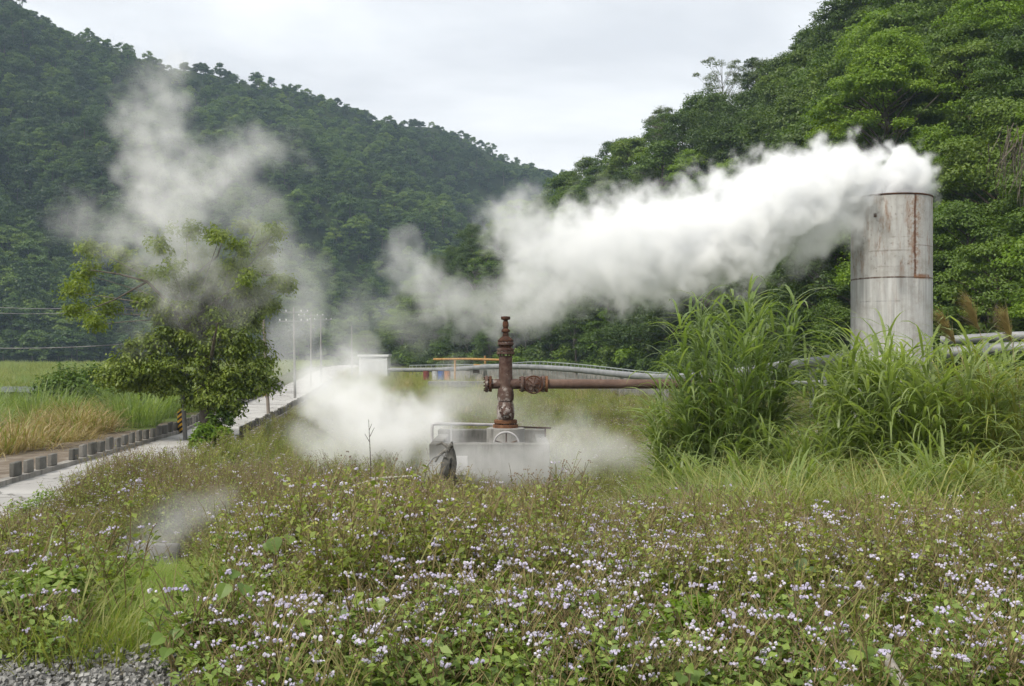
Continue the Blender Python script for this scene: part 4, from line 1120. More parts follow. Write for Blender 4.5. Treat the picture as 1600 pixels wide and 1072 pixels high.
def canes(n, r, H, Lb, W):
    """upright canes with arching blades leaving them all the way up"""
    bl = []; st = []
    for i in range(n):
        a = R.random() * 6.283; q = r * R.random() ** .5; h = H * R.uniform(.6, 1.05); ln = R.uniform(.0, .13) + .10 * q / r
        b0 = np.array([q * math.cos(a), q * math.sin(a), -.1]); tip = b0 + np.array([math.cos(a) * ln * h, math.sin(a) * ln * h, h])
        k = np.linspace(0, 1, 5)[:, None]; st.append(stem_quads(b0 + (tip - b0) * k, np.linspace(.011, .006, 5), 4))
        m_ = R.randint(12, 17); f = np.sort(rng.uniform(.12, 1.0, m_) ** .8); B = b0 + (tip - b0) * f[:, None]
        az = a + rng.normal(0, 1.3, m_)
        bl.append(blades(B, az, Lb * rng.uniform(.6, 1.15, m_), W * rng.uniform(.7, 1.2, m_), rng.uniform(.35, 1.15, m_), rng.uniform(1.1, 2.5, m_), 6, rng.normal(0, .8, m_)))
    return np.concatenate(bl), np.concatenate(st)


def tn(q, S, lo=.2, hi=.8):
    n = len(q) // S; return np.repeat(rng.uniform(lo, hi, n), S)


def clump(name, label, loc, green=None, cane=None, straw=None, plumes=(), cat='grass clump', group=None, gm=None, sm=None):
    t = thing(name, label, cat, loc, R.random() * 6.28 * 0, group); ch = []
    if cane:
        bq, sq = canes(*cane); ch.append((bq, tn(bq, 6), 0)); ch.append((sq, .45, 0))
    if green:
        q = grass_parts(*green); S = 6; ch.append((q, tn(q, S), 0))
    link('blades', quad_mesh(name + '_blades', ch, [gm or M_SG]), t)
    if straw:
        q = grass_parts(*straw); link('dry_blades', quad_mesh(name + '_dry', [(q, tn(q, 6), 0)], [sm or M_ST]), t)
    for dx, dy, h, lx in plumes:
        k = np.linspace(0, 1, 10)[:, None]; p0 = np.array([dx, dy, 0]); p3 = np.array([dx + lx, dy, h])
        pts = p0 + (p3 - p0) * k + np.array([0, 0, 1]) * (k * (1 - k)) * h * .45
        sq = stem_quads(pts, np.linspace(.008, .004, 10), 4)
        m_ = 520; f = rng.uniform(.80, 1.0, m_); B = np.stack([np.interp(f, k[:, 0], pts[:, j]) for j in range(3)], 1)
        dirx = np.sign(lx) * np.ones(m_)
        az = np.where(dirx > 0, 0, math.pi) + rng.normal(0, .5, m_)
        pq = blades(B, az, rng.uniform(.18, .42, m_), np.full(m_, .007), rng.uniform(.5, 1.3, m_), rng.uniform(.3, 1.0, m_), 3)
        link('plume', quad_mesh(name + '_plume', [(sq, .6, 0), (pq, rng.uniform(.2, .8, len(pq)), 0)], [M_PL]), t)
    return t


def G(px, d): return Vector(((px - 800) / F * d, d, float(gz((px - 800) / F * d, d))))


clump('silvergrass', 'tallest dark green cane grass clump standing over the end of the rusty pipe', G(1142, 17.5), (120, .5, 1.5, .034, .9, 2.1), (84, .62, 3.75, .95, .060), (120, .5, 1.3, .020, .8, 1.9), gm=M_SGD)
clump('silvergrass', 'shorter arching cane grass clump at the left foot of the tallest grass', G(1075, 18), (130, .45, 1.3, .032, .9, 2.1), (46, .55, 2.3, 1.05, .056), (90, .5, 1.2, .020, .8, 1.9), gm=M_SG)
clump('silvergrass', 'cane grass clump leaning out at the right of the tallest grass', G(1186, 18.3), (80, .35, 1.0, .034, .9, 2.0), (22, .3, 2.2, .8, .042), (90, .4, 1.3, .018, .8, 1.8), gm=M_SGD)
clump('silvergrass', 'broad bright green grass clump directly before the steel tank', G(1440, 15.5), (260, 1.0, 1.9, .034, .8, 2.0, 6, 1, .4), (90, 1.0, 2.55, 1.15, .060), (220, .9, 1.5, .018, .8, 1.9), gm=M_SG)
clump('silvergrass', 'green grass clump at the lower left of the steel tank', G(1352, 16.4), (240, .6, 1.8, .032, .8, 2.0, 6, 1, .3), (48, .6, 2.35, 1.05, .058), (180, .7, 1.5, .018, .8, 1.9), gm=M_SG)
clump('silvergrass', 'half dry grass clump with brown plumes at the right edge', G(1575, 15.0), (260, .7, 1.8, .028, .8, 1.9, 6, 1, .3), (40, .7, 2.2, 1.1, .038), (420, .8, 1.7, .018, .8, 1.9), ((-.1, 0, 2.75, -.85), (.1, .1, 3.0, -.6), (.3, 0, 2.8, -.3), (.2, 0, 2.9, .5)), gm=M_YG)
clump('silvergrass', 'rank grass clump behind the half dry one at the right edge', G(1510, 18.0), (220, .8, 1.8, .032, .8, 1.9), (56, .9, 2.55, 1.15, .054), (200, .8, 1.7, .018, .7, 1.8), gm=M_SG)
clump('silvergrass', 'yellowing arching grass clump between the two tall green ones', G(1258, 14.8), (300, .75, 1.45, .026, .75, 1.9), None, (420, .8, 1.5, .018, .8, 1.9), gm=M_YG)
clump('silvergrass', 'straw coloured grass clump drooping before the broad bright green one', G(1340, 13.6), (200, .6, 1.2, .022, .8, 1.9), None, (420, .75, 1.4, .017, .75, 1.9), gm=M_YG)
clump('silvergrass', 'low yellow green grass clump below the drooping straw', G(1440, 13.2), (260, .65, 1.2, .024, .8, 1.8), None, (200, .6, 1.1, .016, .95, 1.8), gm=M_YG)
clump('silvergrass', 'brown tangle of dry grass at the right below the plumes', G(1590, 13.4), (160, .6, 1.3, .020, .8, 1.9), None, (420, .8, 1.35, .015, 1.0, 1.9), gm=M_YG)
clump('silvergrass', 'thin dry grass clump right of the tallest grass foot', G(1218, 15.4), (180, .6, 1.4, .022, .7, 1.9), None, (340, .7, 1.5, .017, .75, 1.8), gm=M_YG)

clump('silvergrass', 'low cane grass filling the gap before the thick grey pipe between the tall clumps', G(1272, 15.6), (200, .6, 1.3, .032, .8, 2.0), (30, .6, 1.35, .95, .040), (260, .7, 1.4, .018, .8, 1.9), gm=M_SG)
clump('silvergrass', 'pale broad bladed grass clump standing lowest before the broad bright green one', G(1462, 12.6), (150, .45, 1.2, .032, .7, 1.9), (22, .45, 1.15, .95, .040), (120, .5, 1.1, .016, .9, 1.9), gm=M_SG)
clump('silvergrass', 'pale broad bladed grass clump near the right edge below the brown tangle', G(1560, 12.2), (150, .5, 1.2, .030, .7, 1.9), (20, .5, 1.05, .95, .038), (160, .6, 1.1, .016, .9, 1.9), gm=M_YG)
clump('silvergrass', 'leaning pale green grass clump below the left end of the straw', G(1215, 13.2), (170, .5, 1.2, .030, .75, 1.9), (20, .45, 1.0, .95, .038), (160, .6, 1.2, .016, .9, 1.9), gm=M_SG)
clump('silvergrass', 'bristling grass clump at the foot of the tallest cane grass', G(1120, 15.2), (170, .5, 1.2, .030, .7, 1.9), (18, .45, 1.0, .95, .038), (140, .6, 1.2, .016, .9, 1.9), gm=M_SG)

clump('silvergrass', 'arching heap of dead straw coloured grass below the gap between the tall clumps', G(1300, 13.0), (260, .6, 1.45, .022, .6, 1.9), None, (60, .5, 1.0, .02, .9, 1.9), gm=M_ST, sm=M_YG)
clump('silvergrass', 'smaller heap of dead straw grass right of the foot of the tallest cane grass', G(1222, 14.4), (200, .5, 1.3, .022, .65, 1.9), None, (60, .5, 1.0, .02, .9, 1.9), gm=M_ST, sm=M_YG)
clump('silvergrass', 'brown heap of dead grass at the right edge under the plumes', G(1585, 13.0), (240, .6, 1.4, .022, .6, 1.9), None, (60, .5, 1.0, .02, .9, 1.9), gm=M_ST, sm=M_YG)
clump('silvergrass', 'dead straw fringe hanging before the broad bright green grass clump', G(1400, 12.9), (170, .6, 1.2, .020, .7, 1.9), None, (60, .5, 1.0, .02, .9, 1.9), gm=M_ST, sm=M_YG)

# loose fringe of long blades in front of and between the big clumps: nobody could count it
FG = []
for gm_, L_, nn in ((M_SG, 1.2, 90), (M_YG, 1.25, 110), (M_ST, 1.1, 90), (M_SG, .9, 70)):
    q = grass_parts(nn, .35, L_, .020 if gm_ is not M_ST else .013, .7, 1.8, 6); FG.append(quad_mesh('fringe', [(q, tn(q, 6, .1, .9), 0)], [gm_]))
fp = []
while len(fp) < 520:
    px = R.gauss(1390, 210); d = R.uniform(10.6, 16.8)
    if px < 985 or px > 1720 or (px < 1080 and R.random() < .55): continue
    fp.append(tuple(G(px, d)))
skirt = [tuple(G(px + R.gauss(0, 55), d - R.uniform(.5, 2.2))) for px, d in [(1150, 17.5), (1075, 18), (1195, 18.2), (1440, 15.5), (1375, 16), (1575, 15), (1510, 17), (1262, 14.6), (1340, 13.8)] for _ in range(13)]
scatter('long_grass', np.array(fp), rng.random(len(fp)) * 6.28, rng.uniform(.75, 1.45, len(fp)), rng.choice(4, len(fp), p=[.22, .32, .30, .16]), FG, 'long loose grass between and before the tall grass clumps at right')

sk = np.array(skirt); scatter('dry_grass', sk, rng.random(len(sk)) * 6.28, rng.uniform(.7, 1.2, len(sk)), rng.choice(3, len(sk), p=[.25, .3, .45]), FG, 'dead straw and bent blades tangled round the feet of the tall grass clumps')

# fresh tufts of broad blades standing out of the weeds
TUFT = ((1055, 13.4, 1.0, 'bright grass tuft at the left end of the rough grass bank'), (1100, 12.2, .9, 'leaning grass tuft before the left end of the rough grass bank'), (1250, 11.8, .95, 'bright grass tuft below the gap between the tall clumps'), (1330, 11.3, 1.0, 'arching grass tuft below the straw coloured clump'), (1410, 11.0, .9, 'small bright grass tuft under the broad green clump'), (803, 16.2, 1.0, 'upright fresh grass tuft before the concrete cellar below the wellhead'), (1000, 16.5, 1.35, 'tall fresh grass tuft in the steam right of the concrete cellar'), (1030, 15.8, .9, 'small fresh grass tuft right of the tall one beside the steam'),
        (1195, 12.6, 1.05, 'bright grass tuft below the yellowing clump'), (1130, 13.4, .95, 'bright grass tuft below the tallest cane grass'), (1480, 12.0, 1.0, 'bright grass tuft at right below the broad clump'), (1560, 11.4, .95, 'bright grass tuft near the right edge of the weeds'),
        (1190, 7.6, .55, 'fine grass tuft near the bottom edge among low leaves'), (640, 10.4, .75, 'arching grass tuft in the middle of the weeds at left of centre'), (510, 15.0, .8, 'arching grass tuft left of the fallen branch'), (725, 15.6, .85, 'slim grass tuft right of the blackened stump'),
        (575, 9.6, .6, 'loose grass tuft among flowers left of centre'), (430, 24, .9, 'pale grass tuft in the flowered meadow right of the road'), (925, 15.9, .8, 'slim grass tuft in the low steam right of the cellar'))
for px, d, h, lab in TUFT:
    fine = d < 9
    clump('grass_tuft', lab, G(px, d), (110 if not fine else 170, .16 + .05 * h, h * 1.1, .014 if not fine else .007, .42, 1.25), None, (16, .15, h, .010, .6, 1.7), cat='grass tuft', gm=M_YG if R.random() < .35 else M_SG)

# bank reeds beyond the road, each clump a thing; copies of four kinds
RK = []
for i, (g_, s_, lab) in enumerate((((260, .7, 1.7, .03, .45, 1.5), (120, .7, 1.5, .026, .6, 1.8), 'green reed clump with some straw on the bank beyond the road'), ((90, .6, 1.5, .03, .5, 1.6), (320, .8, 1.5, .026, .7, 1.9), 'straw coloured dry reed clump on the bank beyond the road'),
                                   ((340, .8, 1.9, .03, .35, 1.4), None, 'dense blue green reed clump on the bank beyond the road'), ((60, .5, 1.0, .026, .6, 1.7), (340, .9, 1.1, .026, .9, 1.9), 'flattened brown reed clump at the edge of the grey verge beyond the road'))):
    RK.append((clump('reed_clump', lab, (0, 0, 0), g_, None, s_, group='reed clumps on the river bank: ' + lab.split()[0], gm=(M_SG, M_YG, M_SGD, M_YG)[i]), lab))
used = [0] * 4; rc = 0
def put_reed(k, px, d, sc):
    p = G(px, d); rz_ = R.random() * 6.28; s_ = sc * R.uniform(.8, 1.2)
    if not used[k]: RK[k][0].location = p; RK[k][0].rotation_euler = (0, 0, rz_); RK[k][0].scale = (s_,) * 3; used[k] = 1
    else: dup(RK[k][0], p, rz_, s_)
for i in range(150):
    d = R.uniform(26, 52); px = R.uniform(-120, 330); x = (px - 800) / F * d
    edge = float(road_l(d)) - x
    if edge < 2.7 + max(0, (30 - d) * .25): continue
    near_edge = edge < 5.5
    k = (3 if R.random() < .55 else 1) if near_edge and px < 200 else (R.choices([0, 1, 2], [.45, .25, .3])[0] if px < 190 else R.choices([0, 2], [.3, .7])[0])
    put_reed(k, px, d, 1.2 if k != 2 else 1.3)

# ------------------------------------------------------------------ weeds: kinds of plant
G_W = [(0, (.09, .11, .022)), (.25, (.165, .215, .045)), (.55, (.245, .30, .068)), (.82, (.35, .37, .10)), (1, (.42, .33, .13))]
G_LOW = [(0, (.045, .08, .016)), (.3, (.13, .20, .036)), (.65, (.21, .29, .06)), (1, (.33, .38, .10))]
M_WL = leaf_mat('weed_leaves', G_W, .55, .4, .35)
M_WB = leaf_mat('low_weed_leaves', G_LOW, .5, .3, .3)
M_WS = leaf_mat('weed_stems', [(0, (.11, .072, .038)), (.5, (.20, .155, .07)), (1, (.27, .28, .10))], .8, .1, .4)
M_FL = leaf_mat('lilac_florets', [(0, (.42, .38, .55)), (.5, (.55, .51, .68)), (1, (.70, .67, .78))], .8, .25, .5)
M_BUD = leaf_mat('spent_flower_heads', [(0, (.10, .07, .05)), (.5, (.20, .15, .11)), (1, (.33, .27, .21))], .9, .1, .5)
M_HT = leaf_mat('broad_vine_leaves', [(0, (.05, .09, .02)), (.5, (.11, .175, .03)), (1, (.23, .29, .05))], .4, .3, .6)


def weed(H, ns, spread, nleaf, Lf, nfl, flower=.75, bare=.25, fr=.0085, lm=0, bud=.3):
    st = []; lc = []; lt = []; fc = []; bc = []
    for i in range(ns):
        a = R.random() * 6.283; h = H * R.uniform(.65, 1.1); ln = spread * R.uniform(.2, 1)
        b0 = np.array([R.gauss(0, .05), R.gauss(0, .05), -.05]); mid = b0 + np.array([math.cos(a) * ln * .4, math.sin(a) * ln * .4, h * .55]); tip = b0 + np.array([math.cos(a) * ln, math.sin(a) * ln, h])
        k = np.linspace(0, 1, 6)[:, None]; pts = (1 - k) ** 2 * b0 + 2 * k * (1 - k) * mid + k * k * tip; pts[1:-1] += rng.normal(0, .012, (4, 3))
        st.append(stem_quads(pts, np.linspace(.0042, .002, 6), 3))
        ends = [tip]
        for j in range(R.randint(2, 4)):
            f = R.uniform(.5, .92); p = np.array([np.interp(f, k[:, 0], pts[:, c]) for c in range(3)]); aa = R.random() * 6.283; l = R.uniform(.06, .16)
            e = p + np.array([math.cos(aa) * l * .7, math.sin(aa) * l * .7, l]); st.append(stem_quads(np.array([p, (p + e) / 2 + [0, 0, .01], e]), [.0028, .0022, .0016], 3)); ends.append(e)
        m_ = nleaf; f = rng.uniform(bare, .97, m_); p = np.stack([np.interp(f, k[:, 0], pts[:, c]) for c in range(3)], 1)
        aa = rng.random(m_) * 6.283; dr = np.stack([np.cos(aa), np.sin(aa), rng.uniform(-.5, .35, m_)], 1); ll = Lf * rng.uniform(.55, 1.2, m_) * (1.15 - .5 * f)
        lc.append(leaves(p + dr * (ll * .75)[:, None], np.stack([rng.normal(0, .6, m_), rng.normal(-.25, .6, m_), np.ones(m_)], 1) - dr * .2, ll, ll * .62, dr * 3))
        for e in ends:
            u = R.random()
            if u < flower:
                c = R.randint(3, 6); fc.append(e + np.stack([rng.normal(0, .014, c), rng.normal(0, .014, c), rng.normal(.004, .005, c)], 1))
            elif u < flower + bud:
                c = R.randint(3, 6); bc.append(e + rng.normal(0, .013, (c, 3)))
    ch = [(np.concatenate(st), None, 1), (np.concatenate(lc), None, 0)]
    ch = [(q, rng.uniform(.1, .9, len(q)), mi) for q, _, mi in ch]
    if fc: C = np.concatenate(fc); q = cubes(C, rng.uniform(.75, 1.2, len(C)) * fr); ch.append((q, np.repeat(rng.uniform(.1, .9, len(C)), 6), 2))
    if bc: C = np.concatenate(bc); q = cubes(C, rng.uniform(.6, 1.0, len(C)) * fr * .75); ch.append((q, np.repeat(rng.uniform(.1, .9, len(C)), 6), 3))
    return quad_mesh('flowering_weed', ch, [(M_WL, M_WB)[lm], M_WS, M_FL, M_BUD])


WA = [weed(R.uniform(.58, .82), R.randint(7, 10), .34, R.randint(24, 30), .058, 0, fl, .10, fr=.0068, bud=.16) for fl in (.03, .07, .11, .17, .27, .09)] + [weed(.8, 8, .28, 12, .040, 0, .03, .2, bud=.6) for _ in range(2)]
WB = [weed(R.uniform(.30, .45), R.randint(8, 11), .30, R.randint(14, 18), .058, 0, .11, .1, lm=1, bud=.05) for _ in range(4)]


def low_leaf(n, r, h, L):
    a = rng.random(n) * 6.283; q = r * rng.random(n) ** .5; C = np.stack([q * np.cos(a), q * np.sin(a), h * rng.uniform(.1, 1, n) * (1 - .4 * q / r)], 1)
    N = np.stack([rng.normal(0, .45, n), rng.normal(0, .45, n), np.ones(n)], 1)
    ch = [(leaves(C, N, L * rng.uniform(.6, 1.2, n), L * .62 * rng.uniform(.7, 1.1, n)), rng.uniform(.1, .95, n), 0)]
    sq = np.concatenate([stem_quads(np.array([[c[0] * .4, c[1] * .4, -.05], c * [.8, .8, .7], c]), [.003, .002, .0015], 3) for c in C[::3]])
    ch.append((sq, .4, 1)); return quad_mesh('low_leafy_weed', ch, [M_WB, M_WS])
WC = [low_leaf(150, .24, .34, .062) for _ in range(3)]


def turf(n, r, L, W, lm):
    q = grass_parts(n, r, L, W, .5, 1.5, 4); return quad_mesh('turf', [(q, tn(q, 4, .1, .9), 0)], [lm])
TG = [turf(70, .22, .34, .006, M_SG), turf(70, .22, .40, .006, M_YG), turf(60, .22, .55, .007, M_YG), turf(60, .2, .6, .006, M_ST)]


def samp(n, x0, x1, y0, y1, f, wedge=None):
    """rejection sampling of ground points; f(x, y) = chance"""
    out = []
    while len(out) < n:
        y = rng.uniform(y0, y1, 4000); x = rng.uniform(x0, x1, 4000)
        k = rng.random(4000) < f(x, y)
        if wedge: k &= np.abs(x) < wedge * y + 1.0
        out += list(zip(x[k], y[k]))
    A = np.array(out[:n]); return np.column_stack([A, gz(A[:, 0], A[:, 1])])


def clear(x, y):
    """1 where plants may grow: off the road, path, cellar, ditch mouth and gravel"""
    ok = (x > road_r(y) + .5) | (y > 300)
    ok &= ~((np.abs(x + .35) < 1.5) & (y > 20.6) & (y < 23.9))
    ok &= ~((y < 5.35 + .4 * vnoise(x * 2, y * 2)) & (x < -1.75 - (y - 5.4) * .38))
    ok &= ~((np.abs(x / y - .392) < .036) & (y < 6.1))
    ok &= ~((np.abs(x + 5.0) < .55) & (y > 13.2) & (y < 14.5))
    return ok.astype(float)
lawn = lambda x, y: np.exp(-((x / y + .355) / .075) ** 4) * (y < 15.5) * (y > 5.6)   # short bright grass patch at left
lawnx = lambda x, y: np.exp(-((x / y + .355) / (.135 - .004 * (y - 6))) ** 4) * (y < 14) * (y > 5.6)
swale = lambda x, y: np.exp(-(((x + 4.2) / 1.6) ** 2 + ((y - 17.5) / 1.6) ** 2) ** 2)

patch = lambda x, y, s, o=0: np.clip(.5 + 1.3 * fbm(x * s + o, y * s + o), 0, 1)
fA = lambda x, y: clear(x, y) * (1 - lawnx(x, y)) * (1 - .88 * sstep(11.2, 12.6, y) * sstep(.085, .15, x / y)) * (1 - .85 * swale(x, y)) * np.clip(.1 + 1.1 * patch(x, y, .6), .06, 1) * sstep(5.4, 7.6, y)
pA = samp(3700, -11, 13, 5.2, 19.8, fA, .60)
hn = np.clip(1.0 + .7 * fbm(pA[:, 0] * .42 + 3, pA[:, 1] * .42) + 1.15 * vnoise(pA[:, 0] * 1.3, pA[:, 1] * 1.3 + 9), .4, 1.5)            # uneven stand: hollows and tall patches
vd = pA[:, 0] - road_r(pA[:, 1]); hn = np.where(vd < 2.6, np.where(pA[:, 1] < 16.3, .75, 1.1), hn); hn = np.where((pA[:, 0] / pA[:, 1] < -.40) & (pA[:, 1] < 16.3), np.minimum(hn, .88), hn); hn = np.where(pA[:, 0] > .5, np.minimum(hn, 1.0 - .32 * sstep(8, 11, pA[:, 1])), hn); hn = np.minimum(hn, 1.27)
fz = fbm(pA[:, 0] * .33 + 20, pA[:, 1] * .33 + 8) + rng.normal(0, .16, len(pA))           # patches of one look
ia = np.select([fz < -.18, fz < -.02, fz < .10, fz < .22, fz < .36], [0, 1, 5, 2, 3], 4)
br_ = sstep(-.1, .25, fbm(pA[:, 0] * .3 + 50, pA[:, 1] * .3 + 14)) * sstep(7.2, 9, pA[:, 1])       # stands gone to seed
hn = np.where((np.abs(pA[:, 0] + .5) < 2.3) & (pA[:, 1] > 12), np.minimum(hn, .74 + .18 * rng.random(len(pA))), hn)
ia = np.where(rng.random(len(pA)) < .07 + .45 * br_, rng.integers(6, 8, len(pA)), ia)
scatter('flowering_weeds', pA, rng.random(len(pA)) * 6.28, rng.uniform(.75, 1.15, len(pA)) * hn, ia, WA, 'tall weeds with brown stems and tiny lilac flower heads filling the foreground')
fB = lambda x, y: clear(x, y) * (1 - .985 * lawnx(x, y)) * np.clip(1.25 - (y - 5.4) / 7, .08, 1) * np.clip(.3 + patch(x, y, .7, 9), .1, 1)
pB = samp(2900, -8, 9, 4.5, 17, fB, .62)
scatter('low_weeds', pB, rng.random(len(pB)) * 6.28, rng.uniform(.7, 1.25, len(pB)), rng.choice(7, len(pB), p=[.16, .16, .16, .16, .12, .12, .12]), WB + WC, 'low leafy green weeds with a few lilac flowers along the front edge')
fT = lambda x, y: clear(x, y) * (.35 + .65 * lawn(x, y) + .5 * swale(x, y)).clip(0, 1)
pT = samp(5600, -11, 13, 5.4, 22, fT, .60)
lw = lawn(pT[:, 0], pT[:, 1]) + swale(pT[:, 0], pT[:, 1]) > .4
ti = np.where(lw, rng.choice([0, 0, 1], len(pT)), rng.choice([0, 1, 2, 3], len(pT), p=[.2, .35, .3, .15]))
scatter('grass', pT, rng.random(len(pT)) * 6.28, np.where(lw, rng.uniform(.5, .8, len(pT)), rng.uniform(.7, 1.5, len(pT))), ti, TG, 'loose grass blades growing through the weeds')
M_LAWN = leaf_mat('short_bright_grass', [(0, (.14, .22, .03)), (.5, (.22, .32, .045)), (1, (.32, .40, .09))], .5, .45, .3)
LW = [turf(120, .2, .22, .007, M_LAWN), turf(100, .2, .32, .007, M_LAWN)]
pW = samp(420, -6.5, -1.2, 5.7, 11.3, lambda x, y: lawn(x, y))
scatter('lawn_grass', pW, rng.random(420) * 6.28, rng.uniform(.7, 1.25, 420), rng.integers(0, 2, 420), LW, 'strip of short bright green grass between the weeds at left')
LB_ = [turf(16, .12, .95, .013, M_SG), turf(14, .12, .85, .011, M_YG), turf(12, .14, .8, .009, M_ST)]
pL = samp(420, -9, 11, 6.5, 19, lambda x, y: clear(x, y) * (1 - lawn(x, y)) * np.clip(.2 + .8 * patch(x, y, .3, 30), .05, 1), .60)
scatter('tall_blades', pL, rng.random(len(pL)) * 6.28, rng.uniform(.55, 1.2, len(pL)), rng.choice(3, len(pL), p=[.45, .35, .2]), LB_, 'single long grass blades sticking out of the weeds')
# meadow between the road and the cellar, and the field behind
fM = lambda x, y: clear(x, y) * np.clip(.15 + patch(x, y, .25, 4), .05, 1) * ~((x > 12) & (y < 40))
pM = samp(3900, -30, 24, 19.5, 75, lambda x, y: fM(x, y) * np.clip(30 / y, .2, 1) ** 1.5, .62)
idx = rng.choice(8, len(pM), p=[.13] * 6 + [.11] * 2)
scatter('meadow', pM, rng.random(len(pM)) * 6.28, rng.uniform(.6, 1.05, len(pM)) * np.clip(1 - (pM[:, 1] - 25) / 120, .6, 1), idx, WA, 'flowered meadow of pale weeds round the cellar and behind it')
pN = samp(6000, -60, 40, 19.5, 150, lambda x, y: ((x > road_r(y) + .6) & ~((np.abs(x + .35) < 1.5) & (y > 20.6) & (y < 23.9))) * np.clip(34 / y, .12, 1) ** 1.3, .62)
scatter('field_grass', pN, rng.random(len(pN)) * 6.28, rng.uniform(.9, 1.7, len(pN)) * np.clip(pN[:, 1] / 40, 1, 2.6), rng.choice(4, len(pN), p=[.35, .35, .2, .1]), TG, 'green grass of the field behind the wellhead')
BT = [turf(130, .8, 1.3, .035, M_SG), turf(130, .8, 1.3, .035, M_YG), turf(130, .8, 1.2, .03, M_SGD)]
pR = samp(3200, -150, -14, 30, 250, lambda x, y: (x < road_l(y) - 3.4) * ~((y > 66) & (y < 98) & (x < -24)) * np.clip(60 / y, .15, 1), .75)
scatter('river_flat_grass', pR, rng.random(len(pR)) * 6.28, rng.uniform(.6, 1.0, len(pR)) * np.clip(pR[:, 1] / 80, .7, 1.9), rng.choice(3, len(pR), p=[.35, .45, .2]), BT, 'rough grass covering the flat river bank')

# broad-leaved seedlings and vines, each its own plant
def heart(c, N, L, t):
    """one broad pointed leaf from two rows of faces"""
    N = Vector(N).normalized(); t = Vector(t); t = (t - N * t.dot(N)).normalized(); b_ = N.cross(t); c = Vector(c)
    prof = [(0, .16), (.12, .42), (.35, .52), (.6, .40), (.82, .20), (1, .012)]; Q = []
    for (f0, w0), (f1, w1) in zip(prof[:-1], prof[1:]):
        for s in (-1, 1):
            pt = lambda f, w: c + t * (L * (f - .1)) + b_ * (s * w * L) + N * (w * L * .22 - f * f * L * .16)
            Q.append([pt(f0, 0), pt(f0, w0), pt(f1, w1), pt(f1, 0)])
    return np.array([[tuple(v) for v in q] for q in Q])
def depth_at(px, py, h):
    for d in np.arange(3.6, 25, .04):
        p = P(px, py, d)
        if p.z <= float(gz(p.x, p.y)) + h: return float(d)
    return 25.0
def vine(px, py, d, leafs, label, L=.13, name='broadleaf_seedling'):
    d = depth_at(px, py, .33 if d < 7 else .48); p = P(px, py, d); L = 22 / F * d; g = Vector((p.x, p.y, float(gz(p.x, p.y)))); t = thing(name, label, 'plant', g)
    top = p - g; ch = []
    for dx, dz, s in leafs:
        c = top + Vector((dx * L / .11, R.uniform(-.05, .05), dz * L / .11)); a = math.atan2(dz, dx + 1e-6)
        N = Vector((R.gauss(0, .45), -.55 + R.gauss(0, .3), .7)); ch.append((heart(c, N, L * s, (dx + R.gauss(0, .06), -.2, dz * .5 - .08)), R.uniform(.35, .8), 0))
        ch.append((stem_quads(np.array([tuple(top * .6), tuple((top + c) / 2), tuple(c)]), [.004, .003, .002], 4), .5, 1))
    ch.append((stem_quads(np.array([(0, 0, -.05), tuple(top * .5 + Vector((.01, 0, 0))), tuple(top)]), [.005, .004, .003], 4), .4, 1))
    for c in ch:
        if c[2] == 0: link('leaf', quad_mesh(name, [c], [M_HT]), t)
    link('stem', quad_mesh(name + '_stem', [(c[0], c[1], 0) for c in ch if c[2] == 1], [M_WS]), t)
vine(1298, 978, 6.6, ((0, 0, 1.25),), 'single bright round leaf standing above the low weeds at right of centre')
vine(1345, 1015, 6.3, ((-.05, 0, 1.15), (.05, 0, 1.15)), 'pair of drooping pale green leaves below the single bright round leaf')
vine(430, 845, 9.6, ((0, .02, 1.2), (.10, .03, .9), (-.06, -.02, .7)), 'yellow green broad leaves at the left among the brown weeds')
vine(365, 912, 8.0, ((-.05, 0, 1.2), (.07, -.02, 1.1), (0, .08, .9)), 'cluster of yellowish broad leaves above the flowers at left')
vine(470, 975, 6.9, ((-.08, 0, 1.25), (.09, -.03, 1.2), (0, .05, 1.0), (.02, -.1, 1.1)), 'dark green broad leaves amid lilac flowers at lower left')
vine(265, 995, 6.5, ((-.06, 0, 1.1), (.06, .03, .9), (.0, -.08, 1.0)), 'broad leaf plant beside the gravel at the bottom left')
vine(1240, 880, 8.6, ((-.08, .03, 1.2), (.04, .0, 1.2), (.12, -.05, .9)), 'pale broad leaves in the brown weeds right of centre')
vine(1490, 965, 6.9, ((-.12, 0, 1.1), (.0, .02, 1.2), (.13, -.02, 1.1)), 'trailing dark broad leaves at the right bottom')
vine(575, 930, 7.4, ((-.07, 0, 1.2), (.06, -.05, 1.1)), 'pair of mid green broad leaves left of centre near the front')
vine(1075, 1050, 5.9, ((-.06, .0, 1.0), (.05, -.02, 1.0), (.0, .05, .8)), 'small three leaf seedling at the bottom edge right of centre')
for i, (px, py, d, lab, r, h) in enumerate(((1070, 1010, 6.1, 'glossy fresh green leafy herb at the bottom right of centre', .30, .42), (40, 960, 7.6, 'leafy green herb at the left edge by the gravel', .42, .5), (360, 1000, 6.3, 'leafy green herb at the bottom left beside the gravel', .35, .4), (60, 800, 14.5, 'fresh green herb clump at the left edge near the road', .6, .75))):
    d = depth_at(px, py + 30, .0); g = P(px, py, d); g.z = float(gz(g.x, g.y)); bush('leafy_herb', lab, g, r, h, 80, .062, M_LB if i in (0, 4) else M_WB, 14, 'herb')

